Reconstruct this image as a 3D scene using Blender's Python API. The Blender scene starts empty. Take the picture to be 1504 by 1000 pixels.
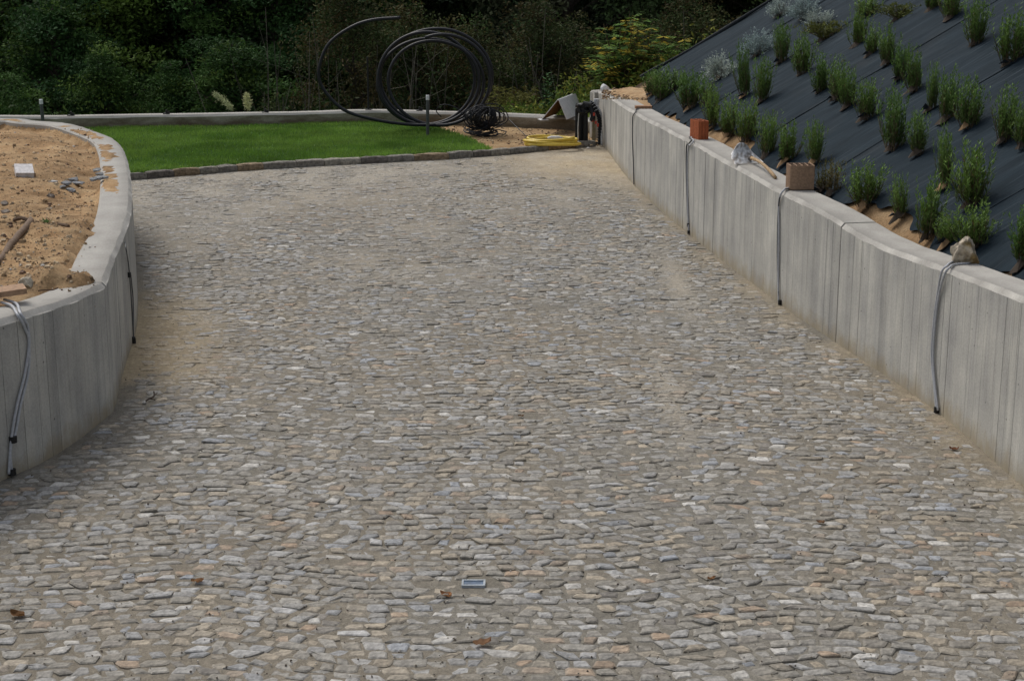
import bpy, math, random
import numpy as np
from mathutils import Vector, Matrix

R = np.random.RandomState(7)
random.seed(7)
scene = bpy.context.scene
COL = scene.collection

# ------------------------------------------------------------------ camera
F_PX, HOR, CAM_H = 2400.0, -110.0, 3.3
PITCH = math.atan((500 - HOR) / F_PX)
cam_data = bpy.data.cameras.new('camera')
cam_data.sensor_width = 36.0
cam_data.lens = F_PX / 1504 * 36
cam_data.clip_start = 0.1
cam_data.clip_end = 2000
cam = bpy.data.objects.new('camera', cam_data)
cam.location = (0, 0, CAM_H)
cam.rotation_euler = (math.pi / 2 - PITCH, 0, 0)
COL.objects.link(cam)
scene.camera = cam

# ------------------------------------------------------------------ sky and sun
SUN_EL, SUN_AZ = math.radians(52), math.radians(-38)      # azimuth from +Y towards +X
world = bpy.data.worlds.new('World')
scene.world = world
world.use_nodes = True
wn, wl = world.node_tree.nodes, world.node_tree.links
wn.clear()
sky = wn.new('ShaderNodeTexSky')
sky.sky_type = 'NISHITA'
sky.sun_disc = False
sky.sun_elevation = SUN_EL
sky.sun_rotation = SUN_AZ
sky.air_density = 1.0
sky.dust_density = 4.0
sky.ozone_density = 1.0
hs = wn.new('ShaderNodeHueSaturation')
hs.inputs['Saturation'].default_value = 0.42
bg = wn.new('ShaderNodeBackground')
bg.inputs['Strength'].default_value = 0.11
wo = wn.new('ShaderNodeOutputWorld')
wl.new(sky.outputs[0], hs.inputs['Color'])
wl.new(hs.outputs[0], bg.inputs['Color'])
wl.new(bg.outputs[0], wo.inputs['Surface'])

sun_data = bpy.data.lights.new('sun', 'SUN')
sun_data.energy = 1.0
sun_data.angle = math.radians(22)
sun_data.color = (1.0, 0.965, 0.91)
sun = bpy.data.objects.new('sun', sun_data)
sd = Vector((math.sin(SUN_AZ) * math.cos(SUN_EL), math.cos(SUN_AZ) * math.cos(SUN_EL), math.sin(SUN_EL)))
sun.rotation_euler = sd.to_track_quat('Z', 'Y').to_euler()
sun.location = (-10, 20, 30)
COL.objects.link(sun)

scene.view_settings.view_transform = 'Standard'
scene.view_settings.look = 'None'
scene.view_settings.gamma = 1.0
scene.view_settings.use_curve_mapping = False
scene.view_settings.exposure = 0.40
scene.render.engine = 'CYCLES'

# ------------------------------------------------------------------ site geometry helpers
_c, _s = math.cos(PITCH), math.sin(PITCH)
def ray(px, py):
    u = (px - 752) / F_PX; v = (500 - py) / F_PX
    return np.array((u, _c + v * _s, -_s + v * _c))
def un(px, py, z=0.0):                      # where the sight line meets height z
    d = ray(px, py); t = (z - CAM_H) / d[2]
    return np.array((d[0] * t, d[1] * t, z))
def aty(px, py, Y):                         # where the sight line meets distance Y
    d = ray(px, py); t = Y / d[1]
    return np.array((d[0] * t, Y, CAM_H + d[2] * t))
def pr(p):
    x, y, z = p
    zc = y * _c - (z - CAM_H) * _s; yc = y * _s + (z - CAM_H) * _c
    return 752 + F_PX * x / zc, 500 - F_PX * yc / zc

_TAB = {}
def vnoise(x, y, seed=0):
    x = np.asarray(x, float); y = np.asarray(y, float)
    if seed not in _TAB: _TAB[seed] = np.random.RandomState(seed).rand(256, 256)
    T = _TAB[seed]
    xi = np.floor(x).astype(int); yi = np.floor(y).astype(int)
    fx = x - xi; fy = y - yi
    fx = fx * fx * (3 - 2 * fx); fy = fy * fy * (3 - 2 * fy)
    a = T[xi % 256, yi % 256]; b = T[(xi + 1) % 256, yi % 256]
    c = T[xi % 256, (yi + 1) % 256]; d = T[(xi + 1) % 256, (yi + 1) % 256]
    return (a * (1 - fx) + b * fx) * (1 - fy) + (c * (1 - fx) + d * fx) * fy
def fbm(x, y, seed=0, o=4):
    x = np.asarray(x, float); y = np.asarray(y, float)
    s = 0; a = 0.5
    for k in range(o):
        s = s + a * vnoise(x * 2 ** k, y * 2 ** k, seed + k); a *= 0.5
    return s / (1 - 0.5 ** o)
def sstep(a, b, x):
    t = np.clip((np.asarray(x, float) - a) / (b - a), 0, 1)
    return t * t * (3 - 2 * t)

def spline(pts, step=0.1):                  # Catmull-Rom resampled at an even step
    P = np.array(pts, float); n = len(P)
    Q = np.vstack([2 * P[0] - P[1], P, 2 * P[-1] - P[-2]])
    out = []
    for i in range(n - 1):
        p0, p1, p2, p3 = Q[i], Q[i + 1], Q[i + 2], Q[i + 3]
        for t in np.linspace(0, 1, 24, endpoint=False):
            out.append(0.5 * ((2 * p1) + (-p0 + p2) * t + (2 * p0 - 5 * p1 + 4 * p2 - p3) * t * t + (-p0 + 3 * p1 - 3 * p2 + p3) * t ** 3))
    out.append(P[-1])
    return resample(np.array(out), step)
def arclen(P):
    return np.concatenate([[0], np.cumsum(np.linalg.norm(np.diff(P, axis=0), axis=1))])
def resample(P, step):
    L = arclen(P); n = max(2, int(round(L[-1] / step)) + 1)
    s = np.linspace(0, L[-1], n)
    return np.stack([np.interp(s, L, P[:, k]) for k in range(P.shape[1])], 1)
def inside(poly, x, y):
    x = np.asarray(x, float); y = np.asarray(y, float)
    r = np.zeros(x.shape, bool); n = len(poly)
    for i in range(n):
        x1, y1 = poly[i][:2]; x2, y2 = poly[(i + 1) % n][:2]
        if y1 == y2: continue
        c = ((y1 > y) != (y2 > y)) & (x < (x2 - x1) * (y - y1) / (y2 - y1) + x1)
        r ^= c
    return r
def dist_poly(P, x, y):
    x = np.asarray(x, float); y = np.asarray(y, float)
    best = np.full(x.shape, 1e9)
    for a, b in zip(P[:-1], P[1:]):
        d = b[:2] - a[:2]; l2 = max(d @ d, 1e-12)
        t = np.clip(((x - a[0]) * d[0] + (y - a[1]) * d[1]) / l2, 0, 1)
        best = np.minimum(best, np.hypot(x - a[0] - t * d[0], y - a[1] - t * d[1]))
    return best

# ------------------------------------------------------------------ object helpers
def tag(o, label=None, cat=None, group=None, kind=None):
    if label: o['label'] = label
    if cat: o['category'] = cat
    if group: o['group'] = group
    if kind: o['kind'] = kind
    return o
def empty(name, loc=(0, 0, 0), rz=0.0):
    o = bpy.data.objects.new(name, None); COL.objects.link(o)
    o.location = [float(v) for v in loc]; o.rotation_euler = (0, 0, rz)
    o.empty_display_size = 0.1
    return o
def add_obj(name, me, parent=None):
    o = bpy.data.objects.new(name, me); COL.objects.link(o)
    if parent is not None: o.parent = parent
    return o
def build(name, verts, faces, mat, parent=None, col=None, uv=None, smooth=False, loc=None):
    """verts Nx3; faces: an int array MxK or a list of index lists; col: Nx3 per vertex; uv: Nx2 per vertex."""
    me = bpy.data.meshes.new(name)
    V = np.asarray(verts, np.float32)
    if isinstance(faces, np.ndarray):
        M, K = faces.shape
        tot = np.full(M, K, np.int32); idx = faces.astype(np.int32).ravel()
    else:
        tot = np.array([len(f) for f in faces], np.int32); M = len(faces)
        idx = np.fromiter((i for f in faces for i in f), np.int32)
    me.vertices.add(len(V)); me.vertices.foreach_set('co', V.ravel())
    me.loops.add(len(idx)); me.loops.foreach_set('vertex_index', idx)
    me.polygons.add(M)
    st = np.concatenate([[0], np.cumsum(tot)[:-1]]).astype(np.int32)
    me.polygons.foreach_set('loop_start', st)
    try: me.polygons.foreach_set('loop_total', tot)
    except Exception: pass
    me.polygons.foreach_set('use_smooth', np.full(M, bool(smooth)))
    me.update(calc_edges=True)
    if uv is not None:
        l = me.uv_layers.new(name='UVMap')
        l.data.foreach_set('uv', np.asarray(uv, np.float32)[idx].ravel())
    if col is not None:
        C = np.ones((len(V), 4), np.float32); C[:, :3] = col
        a = me.color_attributes.new('Col', 'FLOAT_COLOR', 'POINT')
        a.data.foreach_set('color', C.ravel())
    me.validate()
    if mat is not None: me.materials.append(mat)
    o = add_obj(name, me, parent)
    if loc is not None: o.location = [float(v) for v in loc]
    return o

class MB:
    def __init__(s): s.v = []; s.f = []; s.c = []; s.n = 0
    def add(s, V, F, c=(1, 1, 1)):
        V = np.asarray(V, float)
        s.v.append(V)
        for f in F: s.f.append([int(i) + s.n for i in f])
        c = np.asarray(c, float)
        s.c.append(np.tile(c, (len(V), 1)) if c.ndim == 1 else c)
        s.n += len(V)
        return s
    def box(s, c, size, rot=None, col=(1, 1, 1), taper=1.0):
        hx, hy, hz = [q / 2 for q in size]
        V = np.array([[-hx, -hy, -hz], [hx, -hy, -hz], [hx, hy, -hz], [-hx, hy, -hz],
                      [-hx * taper, -hy * taper, hz], [hx * taper, -hy * taper, hz], [hx * taper, hy * taper, hz], [-hx * taper, hy * taper, hz]])
        if rot is not None: V = V @ np.array(rot).T
        return s.add(V + np.array(c), [(0, 3, 2, 1), (4, 5, 6, 7), (0, 1, 5, 4), (1, 2, 6, 5), (2, 3, 7, 6), (3, 0, 4, 7)], col)
    def tube(s, P, r, n=8, col=(1, 1, 1), cap=True):
        V, F = tube_geo(P, r, n, cap)
        return s.add(V, F, col)
    def build(s, name, mat, parent=None, smooth=False, loc=None):
        return build(name, np.vstack(s.v), s.f, mat, parent, np.vstack(s.c), None, smooth, loc)
def tube_geo(P, r, n=8, cap=True):
    P = np.asarray(P, float); m = len(P)
    r = np.full(m, r) if np.isscalar(r) else np.asarray(r)
    T = np.gradient(P, axis=0); T /= np.linalg.norm(T, axis=1)[:, None] + 1e-12
    up = np.array((0, 0, 1.0)) if abs(T[0][2]) < 0.9 else np.array((1.0, 0, 0))
    N = np.cross(T[0], up); N /= np.linalg.norm(N)
    V = []
    ang = np.arange(n) * 2 * math.pi / n
    for i in range(m):
        N = N - T[i] * (N @ T[i]); N /= np.linalg.norm(N) + 1e-12
        B = np.cross(T[i], N)
        V.append(P[i] + r[i] * (np.cos(ang)[:, None] * N + np.sin(ang)[:, None] * B))
    V = np.vstack(V); F = []
    for i in range(m - 1):
        for k in range(n):
            k2 = (k + 1) % n
            F.append((i * n + k, i * n + k2, (i + 1) * n + k2, (i + 1) * n + k))
    if cap:
        F.append(tuple(range(n))[::-1]); F.append(tuple((m - 1) * n + k for k in range(n)))
    return V, F
def rotz(a):
    c, s = math.cos(a), math.sin(a); return np.array([[c, -s, 0], [s, c, 0], [0, 0, 1.0]])
def rotx(a):
    c, s = math.cos(a), math.sin(a); return np.array([[1.0, 0, 0], [0, c, -s], [0, s, c]])
def roty(a):
    c, s = math.cos(a), math.sin(a); return np.array([[c, 0, s], [0, 1.0, 0], [-s, 0, c]])
def grid_faces(nx, ny):                    # vertex index = j*nx+i
    i, j = np.meshgrid(np.arange(nx - 1), np.arange(ny - 1))
    a = (j * nx + i).ravel()
    return np.stack([a, a + 1, a + nx + 1, a + nx], 1)

# ------------------------------------------------------------------ materials
class NT:
    def __init__(s, name):
        s.m = bpy.data.materials.new(name); s.m.use_nodes = True
        s.n = s.m.node_tree.nodes; s.l = s.m.node_tree.links
        s.b = s.n['Principled BSDF']
    def node(s, t, **kw):
        n = s.n.new(t)
        for k, v in kw.items():
            if k in n.inputs: n.inputs[k].default_value = v
            else: setattr(n, k, v)
        return n
    def noise(s, vec, scale, detail=4, rough=0.6, dist=0.0):
        n = s.node('ShaderNodeTexNoise'); n.inputs['Scale'].default_value = scale
        n.inputs['Detail'].default_value = detail; n.inputs['Roughness'].default_value = rough
        n.inputs['Distortion'].default_value = dist
        if vec is not None: s.l.new(vec, n.inputs['Vector'])
        return n.outputs['Fac']
    def scale(s, vec, sc):
        m = s.node('ShaderNodeMapping'); m.inputs['Scale'].default_value = sc
        s.l.new(vec, m.inputs['Vector']); return m.outputs[0]
    def ramp(s, fac, stops):
        r = s.node('ShaderNodeValToRGB'); e = r.color_ramp.elements
        while len(e) < len(stops): e.new(0.5)
        for q, (p, c) in zip(e, stops):
            q.position = p; q.color = (*c, 1) if not np.isscalar(c) else (c, c, c, 1)
        s.l.new(fac, r.inputs[0]); return r.outputs[0]
    def mix(s, fac, a, b, mode='MIX'):
        m = s.node('ShaderNodeMix'); m.data_type = 'RGBA'; m.blend_type = mode
        for k, v in ((0, fac), (6, a), (7, b)):
            sock = m.inputs[k]
            if hasattr(v, 'is_linked'): s.l.new(v, sock)
            elif np.isscalar(v): sock.default_value = v if k == 0 else (v, v, v, 1)
            else: sock.default_value = (*v, 1)
        return m.outputs[2]
    def math(s, op, a, b=0.0):
        m = s.node('ShaderNodeMath'); m.operation = op
        for k, v in ((0, a), (1, b)):
            if hasattr(v, 'is_linked'): s.l.new(v, m.inputs[k])
            else: m.inputs[k].default_value = v
        return m.outputs[0]
    def attr(s, name='Col'):
        return s.node('ShaderNodeAttribute', attribute_name=name).outputs['Color']
    def obj(s): return s.node('ShaderNodeTexCoord').outputs['Object']
    def uv(s): return s.node('ShaderNodeTexCoord').outputs['UV']
    def geo(s): return s.node('ShaderNodeNewGeometry').outputs['Position']
    def bump(s, h, strength=0.4, dist=0.01):
        b = s.node('ShaderNodeBump'); b.inputs['Strength'].default_value = strength; b.inputs['Distance'].default_value = dist
        s.l.new(h, b.inputs['Height']); s.l.new(b.outputs[0], s.b.inputs['Normal'])
    def out(s, color, rough=0.8, spec=0.3):
        if hasattr(color, 'is_linked'): s.l.new(color, s.b.inputs['Base Color'])
        else: s.b.inputs['Base Color'].default_value = (*color, 1)
        if hasattr(rough, 'is_linked'): s.l.new(rough, s.b.inputs['Roughness'])
        else: s.b.inputs['Roughness'].default_value = rough
        s.b.inputs['Specular IOR Level'].default_value = spec
        return s.m

def m_attr(name, rough=0.85, spec=0.25, sc=40, var=0.35, bump=0.3, bd=0.004, det=5):
    t = NT(name); p = t.obj()
    n = t.noise(p, sc, det)
    c = t.mix(1.0, t.attr(), t.ramp(n, [(0.3, 1 - var), (0.7, 1 + var)]), 'MULTIPLY')
    if bump: t.bump(n, bump, bd)
    return t.out(c, rough, spec)
def m_plain(name, col, rough=0.6, spec=0.4, sc=30, var=0.2, bump=0.1, bd=0.002, metal=0.0):
    t = NT(name); n = t.noise(t.obj(), sc, 4)
    c = t.mix(1.0, col, t.ramp(n, [(0.3, 1 - var), (0.7, 1 + var)]), 'MULTIPLY')
    if bump: t.bump(n, bump, bd)
    t.b.inputs['Metallic'].default_value = metal
    return t.out(c, rough, spec)

def m_leaf(name, var=0.25, rough=0.7, spec=0.12, trans=0.25):
    t = NT(name)
    oi = t.node('ShaderNodeObjectInfo').outputs['Random']
    n = t.noise(t.obj(), 1.3, 2)
    c = t.mix(1.0, t.attr(), t.ramp(n, [(0.3, 1 - var), (0.7, 1 + var)]), 'MULTIPLY')
    c = t.mix(1.0, c, t.ramp(oi, [(0.0, (0.8, 0.85, 0.85)), (1.0, (1.2, 1.12, 1.0))]), 'MULTIPLY')
    t.out(c, rough, spec)
    tr = t.node('ShaderNodeBsdfTranslucent'); t.l.new(c, tr.inputs['Color'])
    mx = t.node('ShaderNodeMixShader'); mx.inputs[0].default_value = trans
    o = t.n['Material Output']
    t.l.new(t.b.outputs[0], mx.inputs[1]); t.l.new(tr.outputs[0], mx.inputs[2]); t.l.new(mx.outputs[0], o.inputs['Surface'])
    return t.m

def m_concrete(name, tint=1.0):
    t = NT(name); uv = t.uv(); p = t.obj()
    sep = t.node('ShaderNodeSeparateXYZ'); t.l.new(uv, sep.inputs[0]); v = sep.outputs[1]
    streak = t.noise(t.scale(uv, (21, 1.1, 1)), 1.0, 6, 0.62, 0.4)
    patchy = t.ramp(t.noise(p, 1.1, 3, 0.5), [(0.35, 0.15), (0.65, 1.0)])
    wide = t.noise(t.scale(uv, (6, 0.5, 1)), 1.0, 4, 0.6)
    blot = t.noise(p, 2.2, 5, 0.6)
    fine = t.noise(p, 70, 4, 0.7)
    c = t.mix(t.mix(patchy, 0.5, t.ramp(streak, [(0.3, 0.0), (0.7, 1.0)])), (0.37, 0.362, 0.34), (0.475, 0.468, 0.442))
    c = t.mix(1.0, c, t.ramp(wide, [(0.3, (0.80, 0.80, 0.81)), (0.68, (1.14, 1.13, 1.1))]), 'MULTIPLY')
    c = t.mix(1.0, c, t.ramp(blot, [(0.3, (0.80, 0.80, 0.80)), (0.7, (1.15, 1.14, 1.10))]), 'MULTIPLY')
    c = t.mix(1.0, c, t.ramp(fine, [(0.25, 0.82), (0.6, 1.06)]), 'MULTIPLY')
    # dark run marks that start at the top, thin and of uneven length
    run = t.noise(t.scale(uv, (60, 0.7, 1)), 1.0, 3, 0.5)
    c = t.mix(t.math('MULTIPLY', t.ramp(run, [(0.61, 0.0), (0.72, 1.0)]), 0.5), c, (0.10, 0.10, 0.10))
    # pin holes
    vo = t.node('ShaderNodeTexVoronoi'); vo.inputs['Scale'].default_value = 7; t.l.new(p, vo.inputs['Vector'])
    c = t.mix(t.ramp(vo.outputs['Distance'], [(0.035, 0.8), (0.06, 0.0)]), c, (0.09, 0.09, 0.088))
    # splashed sand along the foot
    foot = t.math('ADD', v, t.math('MULTIPLY', t.math('SUBTRACT', t.noise(t.scale(uv, (7, 5, 1)), 1.0, 4), 0.5), 0.32))
    c = t.mix(t.ramp(foot, [(0.0, 0.75), (0.16, 0.0)]), c, (0.30, 0.245, 0.155))
    c = t.mix(1.0, c, t.attr(), 'MULTIPLY')
    t.bump(t.math('ADD', t.math('MULTIPLY', streak, 0.6), fine), 0.35, 0.004)
    return t.out(c, 0.88, 0.25)
def m_ground(name, stops, sc=3.0, fine=60, bump=0.6, bd=0.02, attr=False):
    t = NT(name); p = t.geo()
    n = t.noise(p, sc, 6, 0.62); f = t.noise(p, fine, 5, 0.7)
    c = t.ramp(n, stops)
    if attr: c = t.mix(1.0, c, t.attr(), 'MULTIPLY')
    c = t.mix(1.0, c, t.ramp(f, [(0.3, 0.72), (0.68, 1.2)]), 'MULTIPLY')
    t.bump(t.math('ADD', n, t.math('MULTIPLY', f, 0.6)), bump, bd)
    return t.out(c, 0.95, 0.15)

def m_concrete_top():
    t = NT('floated concrete'); p = t.obj()
    b = t.noise(p, 3.0, 6, 0.62); f = t.noise(p, 60, 5, 0.7)
    c = t.ramp(b, [(0.3, (0.31, 0.295, 0.268)), (0.7, (0.40, 0.385, 0.35))])
    c = t.mix(1.0, c, t.ramp(f, [(0.28, 0.84), (0.6, 1.06)]), 'MULTIPLY')
    c = t.mix(t.ramp(t.noise(p, 1.7, 5, .65), [(0.56, 0.0), (0.7, 0.45)]), c, (0.27, 0.255, 0.23))
    c = t.mix(1.0, c, t.attr(), 'MULTIPLY')
    t.bump(t.math('ADD', b, f), 0.4, 0.005)
    return t.out(c, 0.9, 0.2)
M = {}
M['concrete_top'] = m_concrete_top()
M['concrete'] = m_concrete('board marked concrete')
def m_old():
    t = NT('weathered concrete'); p = t.obj(); uv = t.uv()
    sep = t.node('ShaderNodeSeparateXYZ'); t.l.new(uv, sep.inputs[0]); v = sep.outputs[1]
    b = t.noise(t.scale(p, (1.2, 1.2, 4)), 1.6, 6, 0.65); f = t.noise(p, 45, 5, 0.7)
    c = t.ramp(b, [(0.3, (0.19, 0.165, 0.12)), (0.55, (0.30, 0.27, 0.21)), (0.75, (0.36, 0.335, 0.275))])
    st = t.math('ADD', v, t.math('MULTIPLY', t.math('SUBTRACT', b, 0.5), 0.5))
    c = t.mix(t.ramp(st, [(0.10, 0.7), (0.24, 0.0)]), c, (0.10, 0.07, 0.04))
    c = t.mix(1.0, c, t.ramp(f, [(0.28, 0.8), (0.6, 1.08)]), 'MULTIPLY')
    t.bump(t.math('ADD', b, f), 0.5, 0.008)
    return t.out(c, 0.92, 0.2)
M['concrete_old'] = m_old()
M['stone'] = m_attr('paving stone', 0.72, 0.35, 45, 0.42, 0.5, 0.006, 6)
M['kerb'] = m_attr('kerb stone', 0.85, 0.25, 22, 0.5, 0.8, 0.02, 6)
def sand_bed():
    t = NT('sanded joints'); p = t.geo()
    n = t.noise(p, 3.0, 6, 0.6); f = t.noise(p, 110, 4, 0.75); g = t.noise(p, 26, 5, 0.7)
    c = t.mix(1.0, t.attr(), t.ramp(n, [(0.3, 0.84), (0.7, 1.14)]), 'MULTIPLY')
    c = t.mix(1.0, c, t.ramp(g, [(0.3, 0.74), (0.65, 1.16)]), 'MULTIPLY')
    c = t.mix(1.0, c, t.ramp(f, [(0.3, 0.7), (0.65, 1.22)]), 'MULTIPLY')
    t.bump(t.math('ADD', g, t.math('MULTIPLY', f, 0.5)), 0.7, 0.012)
    return t.out(c, 0.95, 0.15)
M['sand'] = sand_bed()
M['soil'] = m_ground('tan sandy soil', [(0.3, (0.26, 0.165, 0.085)), (0.5, (0.38, 0.26, 0.145)), (0.72, (0.44, 0.33, 0.20))], 4.0, 55, 0.9, 0.02, True)
M['litter'] = m_ground('dark woodland floor', [(0.3, (0.018, 0.016, 0.010)), (0.6, (0.035, 0.032, 0.018)), (0.8, (0.03, 0.04, 0.015))], 0.6, 12, 0.8, 0.1)
M['turf'] = m_ground('lawn soil', [(0.3, (0.018, 0.06, 0.008)), (0.7, (0.03, 0.085, 0.012))], 0.9, 40, 0.5, 0.02)
M['grass'] = m_leaf('grass blade', 0.25, 0.6, 0.2, 0.3)
M['leaf'] = m_leaf('leaf', 0.22, 0.75, 0.10, 0.25)
M['lavender'] = m_leaf('lavender leaf', 0.2, 0.65, 0.2, 0.15)
M['bark'] = m_attr('bark', 0.9, 0.2, 18, 0.4, 0.6, 0.02)
M['wood'] = m_attr('weathered wood', 0.8, 0.25, 30, 0.3, 0.4, 0.004)
M['brick'] = m_attr('fired clay', 0.88, 0.2, 55, 0.25, 0.4, 0.003)
M['rock'] = m_attr('rough rock', 0.9, 0.25, 16, 0.55, 1.0, 0.02, 7)
M['black'] = m_plain('black polyethylene', (0.011, 0.012, 0.016), 0.5, 0.35, 12, 0.25, 0.05)
M['black_duct'] = m_plain('black duct', (0.009, 0.010, 0.012), 0.5, 0.3, 12, 0.25, 0.05)
M['cable'] = m_plain('grey corrugated conduit', (0.40, 0.41, 0.43), 0.5, 0.4, 60, 0.15, 0.2)
M['cable_dark'] = m_plain('dark grey cable', (0.06, 0.062, 0.065), 0.5, 0.4, 60, 0.2, 0.1)
M['tape'] = m_plain('black tape', (0.012, 0.012, 0.012), 0.5, 0.4)
M['yellow'] = m_plain('yellow hose rubber', (0.62, 0.45, 0.06), 0.45, 0.45, 18, 0.15, 0.1)
M['white'] = m_plain('chalky white', (0.66, 0.66, 0.66), 0.7, 0.3, 25, 0.12, 0.3)
M['card'] = m_plain('brown board', (0.20, 0.12, 0.06), 0.9, 0.15)
M['grey_post'] = m_plain('dark grey post', (0.07, 0.075, 0.075), 0.5, 0.4)
M['pvc'] = m_plain('light grey plastic pipe', (0.46, 0.47, 0.48), 0.45, 0.4)
M['metal'] = m_attr('worn steel', 0.42, 0.5, 26, 0.45, 0.3, 0.004)
M['metal'].node_tree.nodes['Principled BSDF'].inputs['Metallic'].default_value = 0.1
M['red'] = m_plain('red plastic', (0.42, 0.05, 0.03), 0.45, 0.4)
M['attr'] = m_attr('matt coloured', 0.85, 0.2, 30, 0.25, 0.3, 0.003)
def fabric_mat():
    t = NT('woven weed fabric'); uv = t.uv()
    thread = t.noise(t.scale(uv, (1.6, 62, 1)), 1.0, 4, 0.7)
    crease = t.noise(t.scale(uv, (1.5, 4.5, 1)), 1.0, 6, 0.65)
    line = t.noise(t.scale(uv, (1.4, 34, 1)), 1.0, 2, 0.4)
    dust = t.noise(t.geo(), 1.3, 5, 0.6)
    c = t.mix(t.ramp(thread, [(0.35, 0.0), (0.7, 1.0)]), (0.0125, 0.0205, 0.0275), (0.0195, 0.0305, 0.0395))
    c = t.mix(1.0, c, t.ramp(crease, [(0.3, 0.75), (0.7, 1.25)]), 'MULTIPLY')
    c = t.mix(t.ramp(line, [(0.60, 0.0), (0.78, 0.36)]), c, (0.12, 0.145, 0.165))
    c = t.mix(t.ramp(dust, [(0.55, 0.0), (0.85, 0.22)]), c, (0.075, 0.072, 0.066))
    t.bump(t.math('ADD', t.math('MULTIPLY', crease, 1.0), t.math('MULTIPLY', thread, 0.15)), 0.5, 0.03)
    return t.out(c, 0.8, 0.06)
M['fabric'] = fabric_mat()
def wsum(o):
    v = np.zeros(3)
    while o is not None:
        v += np.array(o.location); o = o.parent
    return v
def put(mb, name, mat, parent=None, at=None, smooth=False):
    """World-space shapes -> one mesh object whose origin sits at `at` (top level) or at its parent."""
    V = np.vstack(mb.v); C = np.vstack(mb.c)
    if parent is not None: V = V - wsum(parent); return build(name, V, mb.f, mat, parent, C, None, smooth)
    at = np.array(at if at is not None else (*V.mean(0)[:2], V[:, 2].min()), float)
    return build(name, V - at, mb.f, mat, None, C, None, smooth, at)

# ================================================================== SETTING: plan curves
RW = spline([(3.30, 3.0), (3.24, 6.0), (3.15, 8.2)] + [tuple(un(*p)[:2]) for p in
     [(1504, 718), (1375, 605), (1227, 503), (1145, 447), (1010, 343), (930, 272), (885, 215)]] + [(1.22, 25.75)], 0.05)
RW_Hy = [3, 8.2, 9, 9.5, 10, 10.5, 11, 11.5, 12, 12.5, 13, 13.5, 14, 15, 16.5, 18, 19.5, 21, 22.5, 24, 25.8]
RW_Hv = [1.19, 1.18, 1.156, 1.125, 1.095, 1.06, 1.022, .987, .962, .966, .99, 1.01, 1.016, 1.016, 1.026, 1.024, .995, .96, .91, .85, .79]
RW_T = 0.31
def rw_h(y): return np.interp(y, RW_Hy, RW_Hv)
def rw_x(y): return np.interp(y, RW[:, 1], RW[:, 0])
def rw_back(y): return rw_x(y) + RW_T + 0.02

PW_front = [(-2.786, 10.95), (-2.866, 11.45), (-2.958, 12.0), (-3.06, 12.7), (-3.17, 13.4), (-3.334, 14.2), (-3.52, 15.0), (-3.75, 15.95)] + \
    [tuple(un(*p, .985)[:2]) for p in [(184, 222), (171, 205), (143, 192.5), (104, 182), (54, 177), (0, 173)]]
PW_pts = [(-9.6, 9.5), (-7.5, 7.4), (-5.4, 7.2), (-4.1, 8.0), (-3.42, 8.9), (-3.09, 9.57), (-2.97, 9.86), (-2.86, 10.33), (-2.786, 10.95)]
PW_a = spline(PW_pts, 0.05); PW_b = spline(PW_front + [(-8.2, 19.9), (-10.2, 18.2), (-11.2, 14), (-9.6, 9.5)], 0.05)
PW = resample(np.vstack([PW_a, PW_b[1:]]), 0.05)
PW_T, PW_H = 0.28, 0.985
def pw_h(y): return np.interp(y, [7, 9.8, 10.9, 12.2, 14.5, 20], [.985, .985, .925, .94, .985, .985])
PW_poly = PW[:-1]

# kerb line and low wall behind the lawn
KB = spline([tuple(un(*p)[:2]) for p in [(120, 272), (190, 266), (300, 257), (400, 249), (560, 240), (700, 232), (800, 223), (884, 215)]], 0.05)
KB = np.vstack([[(-9.5, 20.35)], KB])
BW = spline([(-15, 26.4)] + [tuple(un(*p, 0.1)[:2]) for p in [(60, 187), (250, 184), (396, 182), (560, 178)]] + [tuple(un(740, 187, .06)[:2]), tuple(un(845, 196, .02)[:2]), (1.42, 25.75)], 0.05)
BW_T, BW_H = 0.26, 0.27
def kb_y(x): return np.interp(x, KB[:, 0], KB[:, 1])
def bw_y(x): return np.interp(x, BW[:, 0], BW[:, 1])

# ------------------------------------------------------------------ far ground: one sheet to the horizon
def ground_h(x, y):
    h = -0.35 - 3.6 * sstep(28.3, 34, y)
    h = h + 0.42 * np.maximum(0, y - 41) * sstep(41, 48, y)
    h = h + (fbm(x * .12, y * .12, 3) - .5) * 1.2 * sstep(30, 36, y)
    r = 3.2 * sstep(9, 20, x) * (1 - sstep(25, 31, y))
    return np.minimum(h + r, 60)
gx = np.concatenate([-np.geomspace(400, 14, 26), np.linspace(-13, 13, 53), np.geomspace(14, 400, 26)])
gy = np.concatenate([np.linspace(-300, -10, 16), np.linspace(-6, 27, 18), np.linspace(28, 62, 60), np.geomspace(65, 400, 20)])
X, Y = np.meshgrid(gx, gy)
V = np.stack([X.ravel(), Y.ravel(), ground_h(X, Y).ravel()], 1)
tag(build('ground', V, grid_faces(len(gx), len(gy)), M['litter'], smooth=True), kind='structure')

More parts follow.
